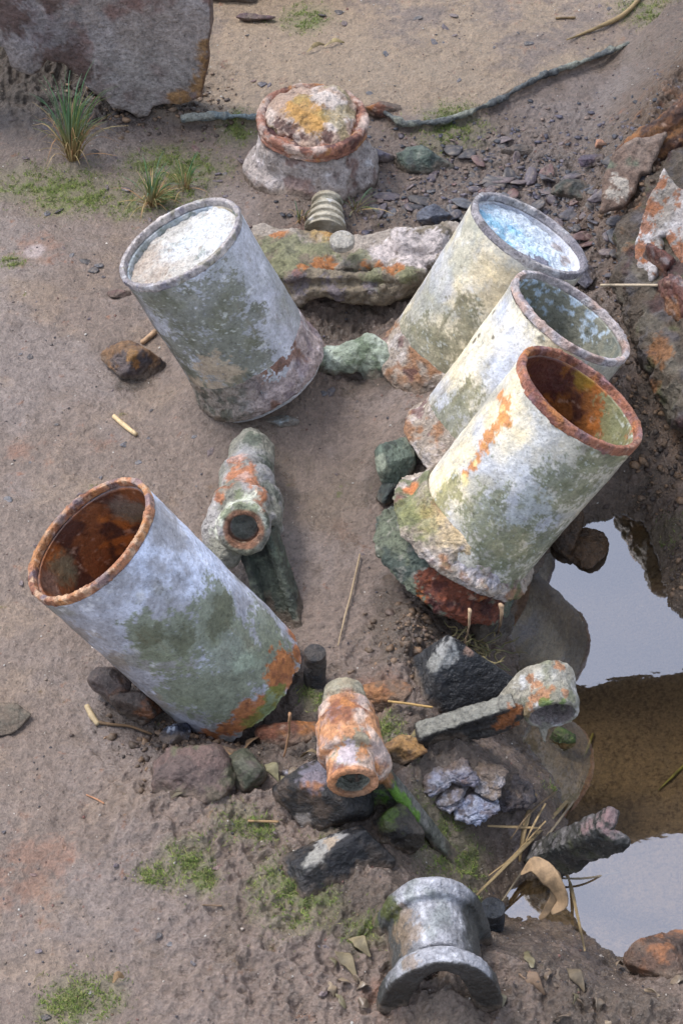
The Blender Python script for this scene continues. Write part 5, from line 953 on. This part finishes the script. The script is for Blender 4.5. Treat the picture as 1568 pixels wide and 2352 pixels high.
# grass tufts
def tuft(px, py, n, h, spread, label, seed, dry=.4, leanx=.1):
    r = np.random.default_rng(seed); c = G(px, py, -.003); Vs, Fs, Cs, o = [], [], [], 0
    for i in range(n):
        a = r.uniform(0, 6.283); ln = h*r.uniform(.35, 1.0)**1.0; out = spread*r.uniform(.1, 1); isdry = r.random() < dry
        if isdry: ln *= .6; out *= 1.3
        b0 = c+np.array([math.cos(a), math.sin(a), 0])*r.uniform(0, .012); d = np.array([math.cos(a)*out+leanx*ln, math.sin(a)*out, 0])
        pts = [b0, b0+d*.25+[0, 0, ln*.5], b0+d*.65+[0, 0, ln*.86], b0+d*1.1+[0, 0, ln*(.55 if isdry and r.random() < .5 else 1.0)]]
        V, F = pipe(curve(pts, 9), [.0014, .0015, .0011, .0003], 5, .4, r.uniform(-1, 1)); Vs.append(V); Fs.append(F+o); o += len(V)
        t = np.clip((V[:, 2]-c[2])/(h*.6), 0, 1)[:, None]; g = lin([(84, 128, 84), (72, 112, 66), (100, 134, 104), (110, 128, 70)][r.integers(4)]); y = lin([(178, 152, 106), (164, 122, 84), (150, 132, 90)][r.integers(3)]); Cs.append(y*(1-t)+(y if isdry else g)*t)
    tag(meshl('grass_tuft', np.concatenate(Vs), np.concatenate(Fs), 'plant', np.concatenate(Cs), .6, loc=c), label, 'grass tuft')
tuft(168, 365, 150, .21, .085, 'tallest green grass tuft with dry roots, in front of the hull slab', 1)
tuft(350, 470, 90, .11, .07, 'low mixed green and tan grass tuft behind the grey-green cylinder rim', 2, .5)
tuft(425, 435, 26, .08, .05, 'sparse small green grass tuft behind the filled cylinder mouth', 3, .4)
tuft(815, 480, 16, .05, .06, 'few green grass blades at the foot of the flanged housing', 4, .2)
tuft(690, 505, 12, .05, .03, 'thin dry sprig left of the ribbed nipple', 5, .7)
# ------------------------------------------------------------------ slate chips
PROT = []
for i in range(14):
    r = np.random.default_rng(200+i); V, F = poly_rock((1, r.uniform(.4, .75), r.uniform(.13, .22)), 300+i, 3, 9, .08, .02); c = [(98, 88, 94), (86, 82, 88), (108, 94, 94), (76, 72, 74), (112, 86, 82), (92, 92, 98), (64, 60, 62)][i % 7]
    col = mx(np.tile(lin(c), (len(V), 1)), tuple(int(q*.6) for q in c), ss(fbm(V, 2.5, 4, i), 0, .3)*.6); col = mx(col, (140, 126, 112), ss(fbm(V, 3.5, 4, i+50), .12, .4)*.6); PROT.append((V, F, col))
pmesh = {}
def chip(px, py, s, label, group, k=None):
    k = rng.integers(14) if k is None else k; p = G(px, py); q = min([.3, .5, .8, 1.2, 1.8, 2.6], key=lambda v: abs(v/100-s))
    if (k, q) not in pmesh:
        V, F, col = PROT[k]; o = mesh('slate_chip', V*q/100+p, F, 'slate', col, .45, loc=p, smooth=False); pmesh[k, q] = o
    else: o = pmesh[k, q].copy(); C.objects.link(o)
    o.location = p+[0, 0, q/100*.08]; o.rotation_euler = (rng.normal()*.22, rng.normal()*.22, rng.uniform(0, 6.28)); tag(o, label, 'slate chip', group)
def scatter(n, box, sizes, label, group, mask=None):
    m = 0
    while m < n:
        x = rng.uniform(box[0], box[2]); y = rng.uniform(box[1], box[3])
        if mask and not mask(x, y): continue
        m += 1; chip(x, y, rng.choice(sizes), label, group)
scatter(190, (860, 280, 1520, 660), [.008, .012, .012, .018, .018, .026, .026], 'small slate chip on the stony slope behind the right-leaning cylinders', 'slate chips on the stony slope', lambda x, y: y > 300+(1100-x)*.0 and y > 310-(x-1000)*.45+0 and np.exp(-((x-1200)/330)**2-((y-500)/120)**2) > rng.random()*.8)
scatter(34, (520, 10, 1500, 250), [.003, .005, .008, .012, .012], 'small dark slate chip resting on the flat sand at the top', 'slate chips on the upper sand', lambda x, y: y < 250-(max(x-900, 0))*.4 and x > 500+0*y)
scatter(46, (0, 260, 560, 640), [.003, .005, .008, .012], 'small slate chip on the mossy mud around the grass tufts', 'slate chips near the grass tufts')
scatter(42, (0, 650, 860, 1450), [.003, .005, .005, .008, .012], 'small dark chip scattered over the bare mud left of centre', 'chips on the bare left mud')
scatter(26, (0, 1750, 900, 2340), [.003, .003, .005, .008], 'tiny dark chip on the smooth mud at the lower left', 'chips on the lower left mud')
# gravel and grit: nobody could count it
def grit(name, n, sampler, smin_, smax_, cols, seed, flat=.6):
    r = np.random.default_rng(seed); D, F = ICO[1]; xy = sampler(n, r); n = len(xy); s = smin_*(smax_/smin_)**(r.random(n)**2.2); z = gheight(xy[:, 0], xy[:, 1])
    a = r.uniform(0, 6.28, n); jit = 1+.42*r.normal(size=(n, len(D), 1)).clip(-1.2, 1.2); base = D[None]*jit*np.stack([s, s*r.uniform(.5, 1, n), s*flat*r.uniform(.5, 1, n)], 1)[:, None, :]
    c, sn = np.cos(a)[:, None], np.sin(a)[:, None]; V = np.stack([base[..., 0]*c-base[..., 1]*sn, base[..., 0]*sn+base[..., 1]*c, base[..., 2]], -1)+np.stack([xy[:, 0], xy[:, 1], z+s*.15], 1)[:, None, :]
    FF = (F[None]+(np.arange(n)*len(D))[:, None, None]).reshape(-1, 3); cl = np.array([lin(q) for q in cols])[r.integers(len(cols), size=n)]*r.uniform(.7, 1.25, (n, 1)); col = np.repeat(cl, len(D), 0)
    o = mesh(name, V.reshape(-1, 3), FF, 'slate', col, .55, loc=(0, 0, 0), smooth=False); tag(o, kind='stuff'); return o
def s_all(n, r):
    xy = np.stack([r.uniform(-.9, .9, n), -1.1+2.9*r.random(n)**1.2], 1); return xy[pool_sd(xy[:, 0], xy[:, 1]) > .01]
def s_stony(n, r):
    c = W(1200, 470); xy = c[:2]+r.normal(size=(n, 2))*[.26, .17]; h, m = gheight(xy[:, 0], xy[:, 1], True); return xy[(m['back'] < .3) & (m['sd'] > .02)]
def s_heap(n, r):
    P = [W(1440, 520)[:2], W(1500, 760)[:2], W(1540, 1000)[:2], W(1540, 1200)[:2], W(1000, 1480)[:2], W(430, 1700)[:2], W(1480, 900)[:2], W(420, 245)[:2], W(250, 240)[:2]]; k = r.integers(len(P), size=n); xy = np.array(P)[k]+r.normal(size=(n, 2))*.055; h, m = gheight(xy[:, 0], xy[:, 1], True); return xy[(m['sd'] > .01)]
MUDC = [(124, 108, 94), (104, 90, 80), (90, 80, 78), (140, 124, 108), (70, 66, 70)]
o = grit('sand_grit', 9000, s_all, .0009, .0032, MUDC+[(60, 56, 60), (166, 156, 146), (190, 184, 176), (110, 78, 70)], 1); tag(o, 'fine grit strewn over all the mud', 'grit')
o = grit('gravel', 5000, s_stony, .0015, .009, [(84, 80, 92), (100, 92, 98), (74, 76, 84), (112, 96, 90), (62, 62, 68), (124, 106, 94)], 2, .28); tag(o, 'loose gravel of slate crumbs on the stony slope', 'gravel')
o = grit('mud_crumbs', 4200, s_heap, .0015, .010, [(92, 76, 62), (112, 92, 74), (74, 64, 58), (124, 100, 78), (84, 70, 62)], 3, .8); tag(o, 'clods and crumbs of brown mud along the banks and hollows', 'mud crumbs')
# moss
def moss():
    r = np.random.default_rng(9); XY = []
    for px, py, s in MOSS:
        c = W(px, py); n = int(400000*s*s+400); XY.append(c[:2]+r.normal(size=(n, 2))*s*.62)
    xy = np.concatenate(XY); P = np.stack([xy[:, 0], xy[:, 1], xy[:, 0]*0], 1); keep = (fbm(P, 26, 5, 12, .65)*.8+fbm(P, 70, 3, 5)*.6+r.normal(size=len(xy))*.12 > .06) & (pool_sd(xy[:, 0], xy[:, 1]) > .005); xy = xy[keep]; n = len(xy)
    z = gheight(xy[:, 0], xy[:, 1]); b = np.stack([xy[:, 0], xy[:, 1], z], 1); h = r.uniform(.002, .0075, n); a = r.uniform(0, 6.28, n); w_ = r.uniform(.0006, .0012, n); d = np.stack([np.cos(a), np.sin(a), a*0], 1); t = b+np.stack([r.normal(size=n)*h*.6, r.normal(size=n)*h*.6, h], 1)
    e = np.stack([-d[:, 1], d[:, 0], a*0], 1); V = np.stack([b+d*w_[:, None], b-d*w_[:, None]*.5+e*w_[:, None], b-d*w_[:, None]*.5-e*w_[:, None], t], 1).reshape(-1, 3); i = np.arange(n)*4; F = np.concatenate([np.stack([i+p_, i+q_, i+3], 1) for p_, q_ in ((0, 1), (1, 2), (2, 0))])
    cl = np.array([lin(q) for q in ((96, 114, 44), (118, 132, 58), (80, 96, 40), (128, 128, 74), (104, 108, 66))])[r.integers(5, size=n)]*r.uniform(.7, 1.2, (n, 1)); o = mesh('moss', V, F, 'moss', np.repeat(cl, 4, 0), .7, loc=(0, 0, 0), smooth=False); tag(o, 'thin green moss in patches on the mud', 'moss', kind='stuff')
moss()
# ------------------------------------------------------------------ unseen overhead beam, added so a dark band mirrors in the puddle
def unseen_beam():
    root = thing('unseen_beam', 'dark overhead beam added out of view, mirrored as the brown band across the puddle', 'unseen_beam', (0, 2.2, 3.0))
    dark = rp((52, 42, 34), (38, 32, 28), None, 3, 6, .8)
    f = s_box((.6, 2.2, 3.43), [(1, .0, -.25), (0, 1, 0), (.25, 0, 1)], (3.2, .3, .16), .02); sculpt('beam_body', f, (-3, 1.8, 2.5), (4, 2.6, 3.9), .06, 'rock', dark, ((.004, 3),), parent=root)
unseen_beam()
for r in ROOTS:
    if '_loc' in r: del r['_loc']
